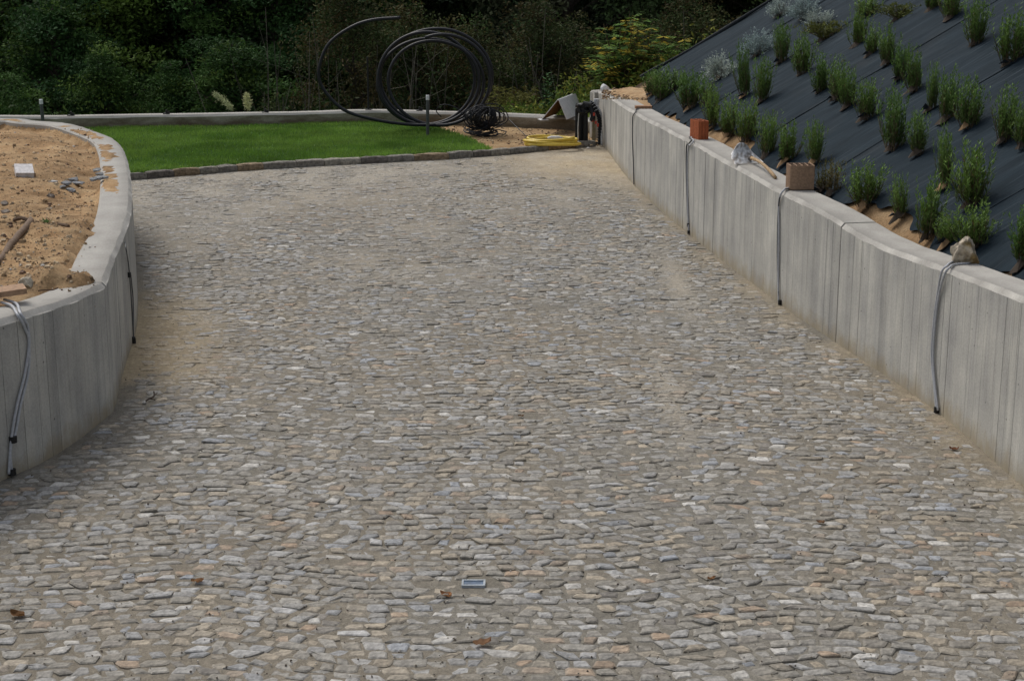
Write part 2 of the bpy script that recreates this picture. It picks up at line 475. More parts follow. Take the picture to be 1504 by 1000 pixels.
# ------------------------------------------------------------------ the slope above the right wall
SL = 0.60
def slope_h(x, y):
    xb = rw_back(np.minimum(y, 25.6)); w = np.maximum(0, x - xb)
    h = rw_h(y) - 0.05 + SL * np.minimum(w, 6.2) + 0.05 * (fbm(x * .6, y * .6, 11) - .5)
    h = h - 0.10 * np.exp(-w / 0.12)
    return h
def slope_full(x, y):
    return slope_h(x, y) * (1 - sstep(25.4, 29.0, y)) + ground_h(x, y) * sstep(25.4, 29.0, y)
sy = np.linspace(3, 29.2, 132); sw = np.concatenate([np.linspace(-0.06, 1, 14), np.linspace(1.15, 6.2, 30), [8, 12, 20, 34, 60]])
SW, SY = np.meshgrid(sw, sy)
SX = rw_back(np.minimum(SY, 25.6)) + SW
V = np.stack([SX.ravel(), SY.ravel(), (slope_full(SX, SY) - 0.03).ravel()], 1)
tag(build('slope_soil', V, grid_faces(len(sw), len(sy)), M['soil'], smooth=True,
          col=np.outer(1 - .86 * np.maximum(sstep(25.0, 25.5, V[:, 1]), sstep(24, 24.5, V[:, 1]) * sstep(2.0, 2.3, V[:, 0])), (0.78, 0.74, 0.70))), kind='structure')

# ================================================================== PAVEMENT
def blob(x, y, px, py, sx, sy):
    c = un(px, py); return np.exp(-((x - c[0]) / sx) ** 2 - ((y - c[1]) / sy) ** 2)
def sand_masks(x, y):
    n = fbm(x * .9, y * .5, 21); n2 = fbm(x * 2.6, y * 1.6, 31)
    d = kb_y(x) - y
    far = sstep(6.8, 0.8, d + (n - .5) * 6.5) * (0.62 + .6 * sstep(.35, .6, n2))
    far = far * np.clip(0.55 + 1.1 * (n2 - .35), 0, 1.2)
    corner = blob(x, y, 860, 240, 1.1, 1.5)
    dl = dist_poly(PW_b[:260], x, y)
    left = np.exp(-(dl / .58) ** 2) * sstep(11.0, 12.2, y) * sstep(16.0, 13.2, y) * sstep(.25, .55, n2 + .1)
    dr = np.abs(rw_x(y) - x)
    rwf = np.exp(-(dr / .28) ** 2) * .5 * sstep(.3, .6, n2)
    tan = np.clip(corner * 1.25 + left * 1.1 + rwf * .7, 0, 1)
    pale = np.clip(far * .8 + blob(x, y, 995, 415, .12, 1.3) + .8 * blob(x, y, 985, 580, .10, 1.2) + .5 * blob(x, y, 600, 390, 1.5, 1.0) * sstep(.4, .65, n2), 0, 1)
    return tan, np.clip(pale, 0, 1), n, n2
def sand_h(x, y, tan, pale):
    return 0.002 + 0.007 * (fbm(x * 3.1, y * 3.1, 41) - .45) + 0.006 * (fbm(x * .7, y * .7, 45) - .5) + 0.006 * tan + 0.0048 * pale
px_ = np.arange(-9.2, 3.6, 0.06); py_ = np.arange(3.2, 25.9, 0.06)
X, Y = np.meshgrid(px_, py_)
tan, pale, nn, n2 = sand_masks(X, Y)
H = sand_h(X, Y, tan, pale)
grey = np.array((0.200, 0.186, 0.156)); brown = np.array((0.210, 0.185, 0.145)); tanc = np.array((0.39, 0.315, 0.205)); palec = np.array((0.385, 0.345, 0.28))
k = sstep(.35, .65, fbm(X * .5, Y * .4, 51))[..., None]
Cg = grey * (1 - k) + brown * k
Cg = Cg * (1 - tan[..., None]) + tanc * tan[..., None]
Cg = Cg * (1 - .7 * pale[..., None]) + palec * .7 * pale[..., None]
keep = ~(inside(PW_poly, X, Y) & (dist_poly(PW[::4], X, Y) > .25)) & (X < rw_x(Y) + .2) & (Y < kb_y(X) + .3)
F = grid_faces(len(px_), len(py_))
kf = keep.ravel()[F].any(1)
used = np.zeros(X.size, bool); used[F[kf].ravel()] = True
remap = np.cumsum(used) - 1
pave = build('cobble_pavement', np.stack([X.ravel(), Y.ravel(), H.ravel()], 1)[used], remap[F[kf]], M['sand'], None, Cg.reshape(-1, 3)[used], smooth=True)
tag(pave, kind='structure')

# individual stones laid in waving courses
def wave(x, y):
    ph = 1.1 * np.sin(y * .31) + .55 * y
    return 0.12 * np.sin(x * 1.9 + ph) + 0.04 * np.sin(x * 4.3 + 1.7 * ph)
PAL = np.array([(.285, .283, .275), (.248, .262, .282), (.43, .415, .385), (.31, .262, .195), (.315, .228, .155), (.175, .16, .14), (.25, .237, .21), (.34, .337, .33)])
PWT = np.array([.19, .085, .075, .19, .05, .12, .22, .09])
stones = []
cx, cy, ww, hh, an = [], [], [], [], []
yr = 5.6
while yr < 26.0:
    ph = 0.0765 * R.uniform(.86, 1.16)
    x = -8.8 + R.rand() * .2
    while x < 3.5:
        w = R.choice([R.uniform(.068, .095), R.uniform(.09, .120), R.uniform(.12, .155)], p=[.38, .48, .14])
        cx.append(x + w / 2); cy.append(yr); ww.append(w - R.uniform(.004, .018)); hh.append(ph - R.uniform(-.002, .016)); x += w
    yr += ph
cx, cy, ww, hh = map(np.array, (cx, cy, ww, hh))
wv = wave(cx, cy); an = np.arctan((wave(cx + .03, cy) - wave(cx - .03, cy)) / .06)
cy = cy + wv + R.uniform(-.012, .012, len(cx)); cx = cx + R.uniform(-.006, .006, len(cx))
ok = (cx < rw_x(cy) - .06) & (cy < kb_y(cx) - .06) & (cy > 3.5)
ip = inside(PW_poly, cx, cy); dp = dist_poly(PW[::3], cx, cy)
ok &= ~(ip | (dp < .07))
tile_c = un(696, 859)
ok &= ~((np.abs(cx - tile_c[0]) < .10) & (np.abs(cy - tile_c[1]) < .085))
cx, cy, ww, hh, an = cx[ok], cy[ok], ww[ok], hh[ok], an[ok]
N = len(cx)
tan, pale, nn, n2 = sand_masks(cx, cy)
sh = sand_h(cx, cy, tan, pale)
K = 8
def stones_geo(cx, cy, ww, hh, an, sh, tan, pale):
    N = len(cx)
    base = np.array([(-1, -.8), (-.74, -1), (.74, -1), (1, -.8), (1, .8), (.74, 1), (-.74, 1), (-1, .8)])
    J = np.tile(base, (N, 1, 1)) + R.normal(0, .145, (N, K, 2))
    tap = R.normal(0, .16, N)[:, None]
    J[:, :, 0] *= 1 + tap * J[:, :, 1] * .7
    lx = J[:, :, 0] * ww[:, None] * .5 + J[:, :, 1] * hh[:, None] * .5 * (an[:, None] * -.3 + R.normal(0, .36, N)[:, None])
    ly = J[:, :, 1] * hh[:, None] * .5
    a = an * .85 + R.normal(0, .07, N)
    ca, sa = np.cos(a)[:, None], np.sin(a)[:, None]
    def tr(sc):
        X = lx * sc; Y = ly * sc
        return cx[:, None] + X * ca - Y * sa, cy[:, None] + X * sa + Y * ca, X, Y
    top = R.normal(.0070, .0033, N)
    top = np.clip(top, -.006, .020)
    tx = R.normal(0, .035, N)[:, None]; ty = R.normal(-.010, .042, N)[:, None]
    rough = R.normal(0, .0014, (N, K))
    V = np.zeros((N, 3 * K + 1, 3))
    for r, (sc, dz) in enumerate(((1.0, -.035), (1.0, -.0058), (.76, -.0004))):
        X, Y, LX, LY = tr(sc)
        V[:, r * K:(r + 1) * K, 0] = X; V[:, r * K:(r + 1) * K, 1] = Y
        V[:, r * K:(r + 1) * K, 2] = top[:, None] + dz + (tx * LX + ty * LY if r else 0) + (rough if r else 0)
    V[:, 3 * K, 0] = cx; V[:, 3 * K, 1] = cy; V[:, 3 * K, 2] = top + R.normal(.0016, .0014, N)
    c = PAL[R.choice(len(PAL), N, p=PWT / PWT.sum())] * R.uniform(.78, 1.2, (N, 1))
    dust = np.clip(R.beta(1.3, 1.5, N) * .95 + tan * .6 + pale * .75, 0, .97)[:, None]
    sandc = (np.array((.215, .198, .165)) * (1 - tan[:, None]) + np.array((.38, .305, .20)) * tan[:, None]) * (1 - pale[:, None] * .6) + np.array((.375, .34, .28)) * pale[:, None] * .6
    c = c * (1 - dust) + sandc * dust
    C = np.repeat(c[:, None, :], 3 * K + 1, 1)
    C[:, 2 * K:3 * K] *= R.uniform(.88, 1.12, (N, K, 1))
    rim = R.uniform(.15, .75, (N, K, 1)); C[:, K:2 * K] = C[:, K:2 * K] * (1 - rim) + sandc[:, None, :] * .95 * rim
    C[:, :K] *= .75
    return V, C
F1 = []
for r in range(2):
    for k in range(K):
        k2 = (k + 1) % K; F1.append((r * K + k, r * K + k2, (r + 1) * K + k2, (r + 1) * K + k))
F1t = []
for k in range(K): F1t.append((2 * K + k, 2 * K + (k + 1) % K, 3 * K))
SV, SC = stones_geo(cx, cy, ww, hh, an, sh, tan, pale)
# the 300 that show largest in the picture are parts of their own
pp = np.array([pr((a, b, 0)) for a, b in zip(cx, cy)])
vis = (pp[:, 0] > 8) & (pp[:, 0] < 1496) & (pp[:, 1] < 992) & (pp[:, 1] > 0)
score = np.where(vis, ww * hh / (cy ** 3), -1)
big = np.argsort(-score)[:300]
isb = np.zeros(N, bool); isb[big] = True
FT = F1 + F1t
def relmesh(i):
    o = np.array((cx[i], cy[i], 0.0))
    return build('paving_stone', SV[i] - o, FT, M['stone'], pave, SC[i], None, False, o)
for i in big: relmesh(i)
rest = np.where(~isb)[0]; n = len(rest); st = 3 * K + 1
offs = (np.arange(n) * st)[:, None, None]
Q = (np.array(F1)[None] + offs).reshape(-1, 4); T3 = (np.array(F1t)[None] + offs).reshape(-1, 3)
T4 = np.concatenate([Q, np.zeros((0, 4), int)])
faces_idx = [*map(tuple, Q), *map(tuple, T3)]
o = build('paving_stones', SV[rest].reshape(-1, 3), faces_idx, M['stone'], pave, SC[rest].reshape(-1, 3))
o['kind'] = 'stuff'

# ================================================================== CONCRETE WALLS
def wall_panel(name, P, hfun, T, side, parent, uoff=0.0, gprob=.15, board=(.10, .17), tintseed=1, jit=.0011, groove=True):
    """P: outer face line (Nx2), solid thickness T towards `side` (+1 right of travel, -1 left)."""
    rs = np.random.RandomState(tintseed)
    L = arclen(P); tot = L[-1]
    us = []; u = 0.0; tint = []; off = []
    while u < tot - 1e-6:
        w = min(rs.uniform(*board), tot - u)
        if tot - u - w < .03: w = tot - u
        d = rs.normal(0, jit); c = rs.uniform(.93, 1.05)
        gd = rs.rand()
        g = .004 if groove and gd < gprob else (.0012 if gd < .55 else 0)
        us += [(u + .0012, d - g, c * .55 if g > .003 else c), (u + .004, d, c), (u + w * .5, d, c), (u + w - .004, d, c), (u + w - .0012, d - g * .5, c)]
        u += w
    us[0] = (0.0, us[0][1], us[0][2]); us[-1] = (tot, us[-1][1], us[-1][2])
    U = np.array([q[0] for q in us]); D = np.array([q[1] for q in us]); Ct = np.array([q[2] for q in us])
    px = np.interp(U, L, P[:, 0]); py = np.interp(U, L, P[:, 1])
    # tangent from a smoothed curve
    e = .04
    tx = np.interp(U + e, L, P[:, 0]) - np.interp(U - e, L, P[:, 0]); ty = np.interp(U + e, L, P[:, 1]) - np.interp(U - e, L, P[:, 1])
    l = np.hypot(tx, ty); tx /= l; ty /= l
    nx, ny = (ty * side, -tx * side)                # points into the wall
    Hh = np.array([hfun(a) for a in py]) if callable(hfun) else np.full(len(U), hfun)
    Hh = Hh + .004 * np.sin(U * 3.1) + .003 * (vnoise(U * 9, U * 0, 5) - .5)
    rows = [(None, -.35, 0), (None, .02, 0), (None, .3, 0), (None, .65, 0)]
    prof = [(0, 'f', -.35), (0, 'f', .01), (0, 'f', .12), (0, 'f', .25), (0, 'f', .38), (0, 'f', .50), (0, 'f', .62), (0, 'f', .73), (0, 't', -.036), (.003, 't', -.031), (.026, 't', -.005), (.032, 't', 0), (T * .5, 't', .001), (T - .02, 't', 0), (T, 't', -.015), (T, 'f', -.35)]
    n = len(U); V = []; C = []; UV = []
    chip = .010 * (vnoise(U * 13, U * 0, 9 + tintseed) - .5) + .008 * (vnoise(U * 4, U * 0, 19 + tintseed) - .5)
    for j, (ins, kind, h) in enumerate(prof):
        z = (Hh + h) if kind == 't' else np.minimum(np.full(n, h), Hh - .06)
        ii = ins - np.where(j < 9, D, 0) + (chip if 9 <= j <= 11 else 0)
        V.append(np.stack([px + nx * ii, py + ny * ii, z], 1))
        z = z + (chip * .8 if j in (8, 9) else 0)
        if j < 9:
            tc = np.where(Ct < .8, 1 - (1 - Ct) * rs.choice([.15, .5, 1.0, 1.25], n, p=[.3, .25, .25, .2]), Ct)
        else: tc = np.full(n, 1.05)
        if j in (9, 10): tc = np.full(n, 1.10) + (vnoise(U * 5, U * 0, 77) - .5) * .5
        if j == 11: tc = np.full(n, .78)
        C.append(np.repeat(tc[:, None], 3, 1))
        UV.append(np.stack([U + uoff, (z if j < 9 else z * 0 + 1.0 + ins)], 1))
    # the flat top uses a separate vertex ring so that the texture does not smear
    V = np.vstack(V); F = []
    m = len(prof); idx = np.arange(m * n).reshape(m, n)
    A = np.stack([idx[:-1, :-1], idx[:-1, 1:], idx[1:, 1:], idx[1:, :-1]], -1).reshape(-1, 4)
    if side < 0: A = A[:, ::-1]
    F = [tuple(q) for q in A] + [tuple(idx[:, 0]), tuple(idx[::-1, -1])]
    ob = build(name, V - (wsum(parent) if parent else 0), F, M['concrete'], parent, np.vstack(C), np.vstack(UV))
    ob.data.materials.append(M['concrete_top'])
    mi = np.zeros(len(ob.data.polygons), np.int32); mi[8 * (n - 1):(m - 1) * (n - 1)] = 1
    ob.data.polygons.foreach_set('material_index', mi)
    return ob

def cut(P, a, b):
    L = arclen(P); s = np.concatenate([[a], L[(L > a) & (L < b)], [b]])
    return np.stack([np.interp(s, L, P[:, 0]), np.interp(s, L, P[:, 1])], 1)
def nearest_u(P, p):
    L = arclen(P); return L[np.argmin(np.hypot(P[:, 0] - p[0], P[:, 1] - p[1]))]

rwall = tag(empty('retaining_wall', (3.0, 11.0, 0)), 'long curving grey board-marked concrete wall with rows of lavender behind its top', 'wall')
RWL = arclen(RW)
uj = nearest_u(RW, un(1226, 503))
wall_panel('wall_panel', cut(RW, 0, uj - .011), rw_h, RW_T, 1, rwall, 0, tintseed=3)
wall_panel('wall_panel', cut(RW, uj + .011, RWL[-1]), rw_h, RW_T, 1, rwall, 4.4, tintseed=8)
endP = RW[-1]
wall_panel('wall_panel', np.array([(endP[0] + .03, endP[1] + .012), (1.9, 25.86), (2.6, 25.72)]), .79, .22, 1, rwall, 31, tintseed=5)

pwall = tag(empty('planter_wall', (-3.0, 10.5, 0)), 'curved grey concrete wall round the raised bed of bare sandy soil', 'wall')
ujp = nearest_u(PW, un(172, 306, 1.0)); PWL = arclen(PW)
uk = nearest_u(PW, PW_b[0])
def side_of(): return -1 if True else 1
# the planter line runs anticlockwise seen from above when soil lies to its left
area = .5 * np.sum(PW[:-1, 0] * PW[1:, 1] - PW[1:, 0] * PW[:-1, 1])
PSIDE = -1 if area > 0 else 1
wall_panel('wall_panel', cut(PW, 0, uk - .002), pw_h, PW_T, PSIDE, pwall, 0, .4, tintseed=11)
wall_panel('wall_panel', cut(PW, uk + .001, ujp - .004), pw_h, PW_T, PSIDE, pwall, 9, .4, tintseed=12)
wall_panel('wall_panel', cut(PW, ujp + .004, PWL[-1]), pw_h, PW_T, PSIDE, pwall, 18, .3, tintseed=13)

bwall = tag(empty('low_wall', (-2.0, 27.0, 0)), 'low weathered concrete wall running behind the lawn', 'wall')
o = wall_panel('wall_panel', BW, BW_H, BW_T, -1, bwall, 0, board=(.5, 1.1), tintseed=15, jit=.001, groove=False)
o.data.materials[0] = M['concrete_old']

# ------------------------------------------------------------------ soil in the raised bed
sx = np.arange(-10.9, -2.4, .045); sy = np.arange(7.7, 20.2, .045)
X, Y = np.meshgrid(sx, sy)
ins = inside(PW_poly, X, Y); dd = dist_poly(PW[::2], X, Y)
def bed_h(X, Y, dd):
    n = fbm(X * 1.1, Y * .8, 61); n2 = fbm(X * 5, Y * 5, 65); n3 = fbm(X * 14, Y * 14, 69)
    h = .945 + .07 * (n - .5) + .075 * (n2 - .5) + .026 * (n3 - .5)
    fp = un(112, 398, 1.0)                         # sand spilled over the wall at its near corner
    h = h + .12 * np.exp(-((X - fp[0]) / .34) ** 2 - ((Y - fp[1]) / .24) ** 2)
    fq = un(70, 330, 1.0)
    h = h + .05 * np.exp(-((X - fq[0]) / .5) ** 2 - ((Y - fq[1]) / .6) ** 2)
    thin = (n3 - .5) * .03 + (n2 - .5) * .05 + (fbm(X * 2.2, Y * 2.2, 71) - .47) * .035 + .984
    upper = un(0, 295, 1.0)[1]
    cover = sstep(upper - .1, upper + .5, Y)
    h = h - .055 * sstep(.75, .40, dd) * cover                       # the bed is lower along the far inner edge
    top = thin - .03 * sstep(.16, .04, dd)
    on = sstep(PW_T + .03, PW_T - .03, dd)
    low = h - .025 * sstep(.3, .16, dd) - .09 * sstep(.13, .05, dd) - (PW_H - pw_h(Y)) * sstep(.45, .3, dd)
    h = np.where(on > 0, (h * (1 - on) + top * on) * cover + low * (1 - cover), h)
    return h
Hs = bed_h(X, Y, dd)
keep = ins & (dd > .035)
F = grid_faces(len(sx), len(sy)); kf = keep.ravel()[F].all(1)
used = np.zeros(X.size, bool); used[F[kf].ravel()] = True; remap = np.cumsum(used) - 1
cs = np.clip(.80 + .55 * (fbm(X * 1.1, Y * 1.4, 81) - .3) - .30 * sstep(.48, .66, fbm(X * 3, Y * 4, 83)) * sstep(.4, .6, fbm(X * 9, Y * 9, 87)) - .12 * sstep(.5, .6, fbm(X * 14, Y * 14, 89)), .38, 1.2)
Cs = np.stack([cs * 1.03, cs * .97, cs * .90], -1).reshape(-1, 3)
tag(build('planter_soil', np.stack([X.ravel(), Y.ravel(), Hs.ravel()], 1)[used], remap[F[kf]], M['soil'], None, Cs[used], smooth=True), kind='structure')
def bed_z(p):
    a = np.array([[p[0]]]), np.array([[p[1]]])
    return float(bed_h(a[0], a[1], dist_poly(PW[::2], *a))[0, 0])

# ------------------------------------------------------------------ lawn, bare sand and the kerb in front of them
LE = spline([tuple(un(*p, .11)[:2]) for p in [(585, 177), (628, 181), (668, 192), (700, 204), (730, 219)]], .05)
lawn_poly = [(-13.5, 26.3)] + [(x, y - .03) for x, y in BW[::10] if x < LE[0][0]] + [tuple(q) for q in LE] + [(x, y + .13) for x, y in KB[::-1] if x < LE[-1][0]] + [(-13.5, 20.0)]
gx2 = np.arange(-13, 1.6, .06); gy2 = np.arange(20.2, 28, .06)
X, Y = np.meshgrid(gx2, gy2)
inl = inside(lawn_poly, X, Y)
Hl = .085 + .03 * (fbm(X * .8, Y * .8, 91) - .5)
F = grid_faces(len(gx2), len(gy2)); kf = inl.ravel()[F].all(1)
used = np.zeros(X.size, bool); used[F[kf].ravel()] = True; remap = np.cumsum(used) - 1
tag(build('lawn_ground', np.stack([X.ravel(), Y.ravel(), Hl.ravel()], 1)[used], remap[F[kf]], M['turf'], smooth=True), kind='structure')
xe = np.arange(-3.4, 1.75, .05); ye = np.arange(22.2, 28, .05)
X, Y = np.meshgrid(xe, ye)
Hb = .055 + .045 * (fbm(X * 2, Y * 2, 95) - .5) + .015 * (fbm(X * 9, Y * 9, 97) - .5)
kp = (Y > kb_y(X) + .07) & (Y < bw_y(X) + .12) & (X < rw_x(np.minimum(Y, 25.7)) + .12)
F = grid_faces(len(xe), len(ye)); kf = kp.ravel()[F].all(1)
used = np.zeros(X.size, bool); used[F[kf].ravel()] = True; remap = np.cumsum(used) - 1
Cc = np.tile((.92, .9, .85), (X.size, 1))
tag(build('sand_ground', np.stack([X.ravel(), Y.ravel(), Hb.ravel()], 1)[used], remap[F[kf]], M['soil'], None, Cc[used], smooth=True), kind='structure')

# grass blades, clumped and mown
nb = 150000
gxr = R.uniform(-8.5, 0, nb); gyr = R.uniform(20.6, 27.7, nb)
okg = inside(lawn_poly, gxr, gyr) & (dist_poly(LE, gxr, gyr) > R.rand(nb) ** 2 * .12)
gxr, gyr = gxr[okg], gyr[okg]; nb = len(gxr)
gz = .075 + .03 * (fbm(gxr * .8, gyr * .8, 91) - .5)
hg = R.uniform(.035, .065, nb) * (.75 + .5 * fbm(gxr * 3, gyr * 3, 101)); ag = R.uniform(0, 6.283, nb); wg = R.uniform(.004, .008, nb)
lean = R.normal(0, .022, (nb, 2))
P0 = np.stack([gxr + np.cos(ag) * wg, gyr + np.sin(ag) * wg, gz], 1); P1 = np.stack([gxr - np.cos(ag) * wg, gyr - np.sin(ag) * wg, gz], 1)
P2 = np.stack([gxr + lean[:, 0], gyr + lean[:, 1], gz + hg], 1)
GV = np.stack([P0, P1, P2], 1).reshape(-1, 3)
ptch = fbm(gxr * .9, gyr * 1.4, 105)[:, None]
gc = np.array((.10, .20, .03)) * (1 - sstep(.4, .62, ptch)) + np.array((.16, .28, .05)) * sstep(.4, .62, ptch)
gc = gc * R.uniform(.75, 1.3, (nb, 1))
tag(build('lawn_grass', GV, np.arange(nb * 3).reshape(-1, 3), M['grass'], None, np.repeat(gc, 3, 0)), kind='stuff')

kerb = tag(empty('stone_kerb', (-2.5, 22.5, 0)), 'row of rough grey and brown kerb stones edging the lawn', 'kerb')
KL = arclen(KB); u = KL[-1] - .12; seed = 0
while u > 0.3:
    ln = R.uniform(.26, .55); u0 = max(u - ln, 0)
    a = np.array([np.interp(u0 + .004, KL, KB[:, 0]), np.interp(u0 + .004, KL, KB[:, 1])]); b = np.array([np.interp(u - .004, KL, KB[:, 0]), np.interp(u - .004, KL, KB[:, 1])])
    if b[0] < -6.3: break
    t = (b - a); l = np.hypot(*t); t /= l; nrm = np.array((-t[1], t[0]))
    V = []
    dt = R.normal(0, .006); hgt = R.uniform(.092, .104)
    nx = 5
    for (q, z) in ((0, -.05), (R.uniform(-.01, .004), hgt * .5), (.004, hgt - .012), (.018, hgt), (.10, hgt + R.normal(0, .004)), (.118, hgt - .015), (.12, -.05)):
        for i in range(nx):
            s = i / (nx - 1)
            e = (.008 if i in (0, nx - 1) and z > .02 else 0)
            w = a + t * l * s + nrm * (q + dt + R.normal(0, .0035))
            V.append((w[0], w[1], z - e + R.normal(0, .003) * (z > .02)))
    Fk = [tuple(r) for r in grid_faces(nx, 7)[:, ::-1]] + [tuple(range(0, 35, 5)), tuple(range(34, -1, -5))]
    cc = np.array([(.19, .175, .15), (.24, .22, .18), (.13, .115, .10), (.22, .165, .105), (.27, .255, .225)][R.choice(5, p=[.3, .25, .2, .12, .13])]) * R.uniform(.8, 1.15)
    o0 = np.array((*a, 0.0))
    build('kerb_stone', np.array(V) - o0, Fk, M['kerb'], kerb, np.tile(cc, (35, 1)), None, False, o0 - wsum(kerb))
    u = u0

# ------------------------------------------------------------------ woven fabric laid over the slope in overlapping strips
fab = tag(empty('weed_fabric', (4.5, 14.0, 2.0)), 'dark slate woven weed fabric covering the planted slope', 'ground fabric')
edges = [4.0, 7.1, 9.75, 12.3, 14.95, 17.2, 20.1, 22.7, 25.62]
for k in range(len(edges) - 1):
    y0, y1 = edges[k] - .09, edges[k + 1] + .03
    nyf = int((y1 - y0) / .035) + 2; wf = np.concatenate([np.linspace(0, 1.2, 34), np.linspace(1.26, 6.15, 70)])
    yy = np.linspace(y0, y1, nyf)
    W, YY = np.meshgrid(wf, yy)
    lo = ((YY - y0) / (y1 - y0) < .5) if k else YY < 0
    Yc = YY + (.10 * (fbm(W * .9, W * 0 + 3 * k, 137) - .5)) * np.clip(1 - (YY - y0) / .5, 0, 1) * (k > 0)
    edge_in = .02 + .16 * sstep(.45, .75, fbm(YY * 1.1, YY * 0, 111)) + .05 * vnoise(YY * 6, YY * 0, 113) + .45 * sstep(23.6, 25.2, YY)
    XX = rw_back(np.minimum(Yc, 25.6)) + edge_in * np.maximum(0, 1 - W / 1.2) + W
    s = (YY - y0) / (y1 - y0)
    wr = .075 * (fbm(YY * 2.2 + W * .3, W * .5, 121) - .5) + .048 * (fbm(YY * 7 + W * .8, W * .9, 125) - .5) + .012 * (fbm(YY * 19, W * 2.2, 127) - .5)
    rip = .02 * np.maximum(0, fbm(YY * 1.1, W * .35, 129) - .56) / .3
    Z = slope_h(XX, Yc) + .004 + wr * .8 + rip + .006 * np.exp(-(s / .02) ** 2) * (.3 + fbm(W * 1.4, W * 0 + k * 7, 133)) + .004 * (1 - s)
    Z = np.maximum(Z, slope_full(XX, Yc) - .012)
    V = np.stack([XX.ravel(), Yc.ravel(), Z.ravel()], 1) - wsum(fab)
    UVs = np.stack([W.ravel(), YY.ravel()], 1)
    build('fabric_sheet', V, grid_faces(len(wf), nyf), M['fabric'], fab, None, UVs, True)

yl = 25.60; wv_ = np.linspace(.35, 6.1, 40); P = []
for w in wv_:
    x = float(rw_back(25.6)) + w; y = yl + .03 * math.sin(w * 2.3); P.append((x, y, float(slope_h(np.array(x), np.array(y))) + .03 + .015 * math.sin(w * 3.7)))
m = MB(); m.tube(P, .030 + .008 * np.sin(wv_ * 5), 8, (.020, .024, .028)); put(m, 'rolled_edge', M['attr'], fab)
# ================================================================== PLANTS ON THE SLOPE
def quads_from(c, a, b):                       # centre, half axis a, half axis b -> kite shaped leaves
    return np.stack([c - a, c + b, c + a, c - b], 1)
def lavender_mesh(seed, stems=66, style='lavender'):
    rs = np.random.RandomState(seed)
    LV, LC = [], []; SM = MB()
    for i in range(stems):
        az = rs.uniform(0, 6.283); r0x = .095 * rs.rand() ** .6; tilt = abs(rs.normal(0, .20)) * (.5 + r0x * 9) ; h = (rs.uniform(.45, .95) if rs.rand() < .7 else rs.uniform(.9, 1.2)) * (1 - .25 * tilt); 
        r0 = r0x; b0 = np.array((math.cos(az) * r0 * 1.2, math.sin(az) * r0 * 1.2, 0))
        out = np.array((math.cos(az + rs.normal(0, .4)), math.sin(az + rs.normal(0, .4)), 0))
        t = np.linspace(0, 1, 6)[:, None]
        P = b0 + out * (tilt * (t * .55 + .25 * t * (1 - t))) * h + np.array((0, 0, 1)) * t * h + rs.normal(0, .008, (6, 3)) * t
        if i % 2 == 0: SM.tube(P[:4], .006, 3, (.10, .075, .045), False)
        nl = 30
        tt = rs.uniform(.12, 1.0, nl) ** .85
        C = np.stack([np.interp(tt, t[:, 0], P[:, k]) for k in range(3)], 1)
        d = P[-1] - P[0]; d /= np.linalg.norm(d)
        la = rs.uniform(0, 6.283, nl); sp = rs.uniform(.25, .75, nl)[:, None]
        side = np.stack([np.cos(la), np.sin(la), np.zeros(nl)], 1)
        L = d * (1.15 - sp * .6) + side * sp * .8; L /= np.linalg.norm(L, axis=1)[:, None]
        ln = rs.uniform(.035, .075, nl)[:, None] * (1.15 - .5 * tt[:, None])
        B = np.cross(L, side + rs.normal(0, .5, (nl, 3))); B /= np.linalg.norm(B, axis=1)[:, None]
        LV.append(quads_from(C + L * ln, L * ln, B * .0075))
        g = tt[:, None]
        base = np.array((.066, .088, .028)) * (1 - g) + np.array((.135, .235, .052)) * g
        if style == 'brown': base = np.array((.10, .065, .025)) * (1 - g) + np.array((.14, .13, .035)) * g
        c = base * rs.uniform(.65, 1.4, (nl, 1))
        dead = rs.rand(nl) < .07 * (1 - tt); c[dead] = (.16, .11, .05)
        LC.append(np.repeat(c, 4, 0))
    LV = np.vstack(LV).reshape(-1, 3); LC = np.vstack(LC)
    return LV, LC, SM
def silver_mesh(seed):
    rs = np.random.RandomState(seed); LV, LC = [], []; SM = MB()
    for i in range(150):
        v = rs.normal(0, 1, 3); v[2] = abs(v[2]) * .9 + .15; v /= np.linalg.norm(v)
        tip = v * np.array((.56, .56, .88)) * rs.uniform(.75, 1.05)
        t = np.linspace(0, 1, 4)[:, None]; P = tip * t + np.array((0, 0, .12)) * t * (1 - t)
        if i % 3 == 0: SM.tube(P[:3], .007, 3, (.16, .15, .13), False)
        nl = 16; tt = rs.uniform(.45, 1.02, nl)[:, None]; C = tip * tt + rs.normal(0, .03, (nl, 3))
        L = v + rs.normal(0, .55, (nl, 3)); L /= np.linalg.norm(L, axis=1)[:, None]
        B = np.cross(L, rs.normal(0, 1, (nl, 3))); B /= np.linalg.norm(B, axis=1)[:, None]
        LV.append(quads_from(C, L * .038, B * .010))
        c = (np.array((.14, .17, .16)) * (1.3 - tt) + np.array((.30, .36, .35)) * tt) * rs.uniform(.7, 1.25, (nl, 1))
        LC.append(np.repeat(c, 4, 0))
    return np.vstack(LV).reshape(-1, 3), np.vstack(LC), SM
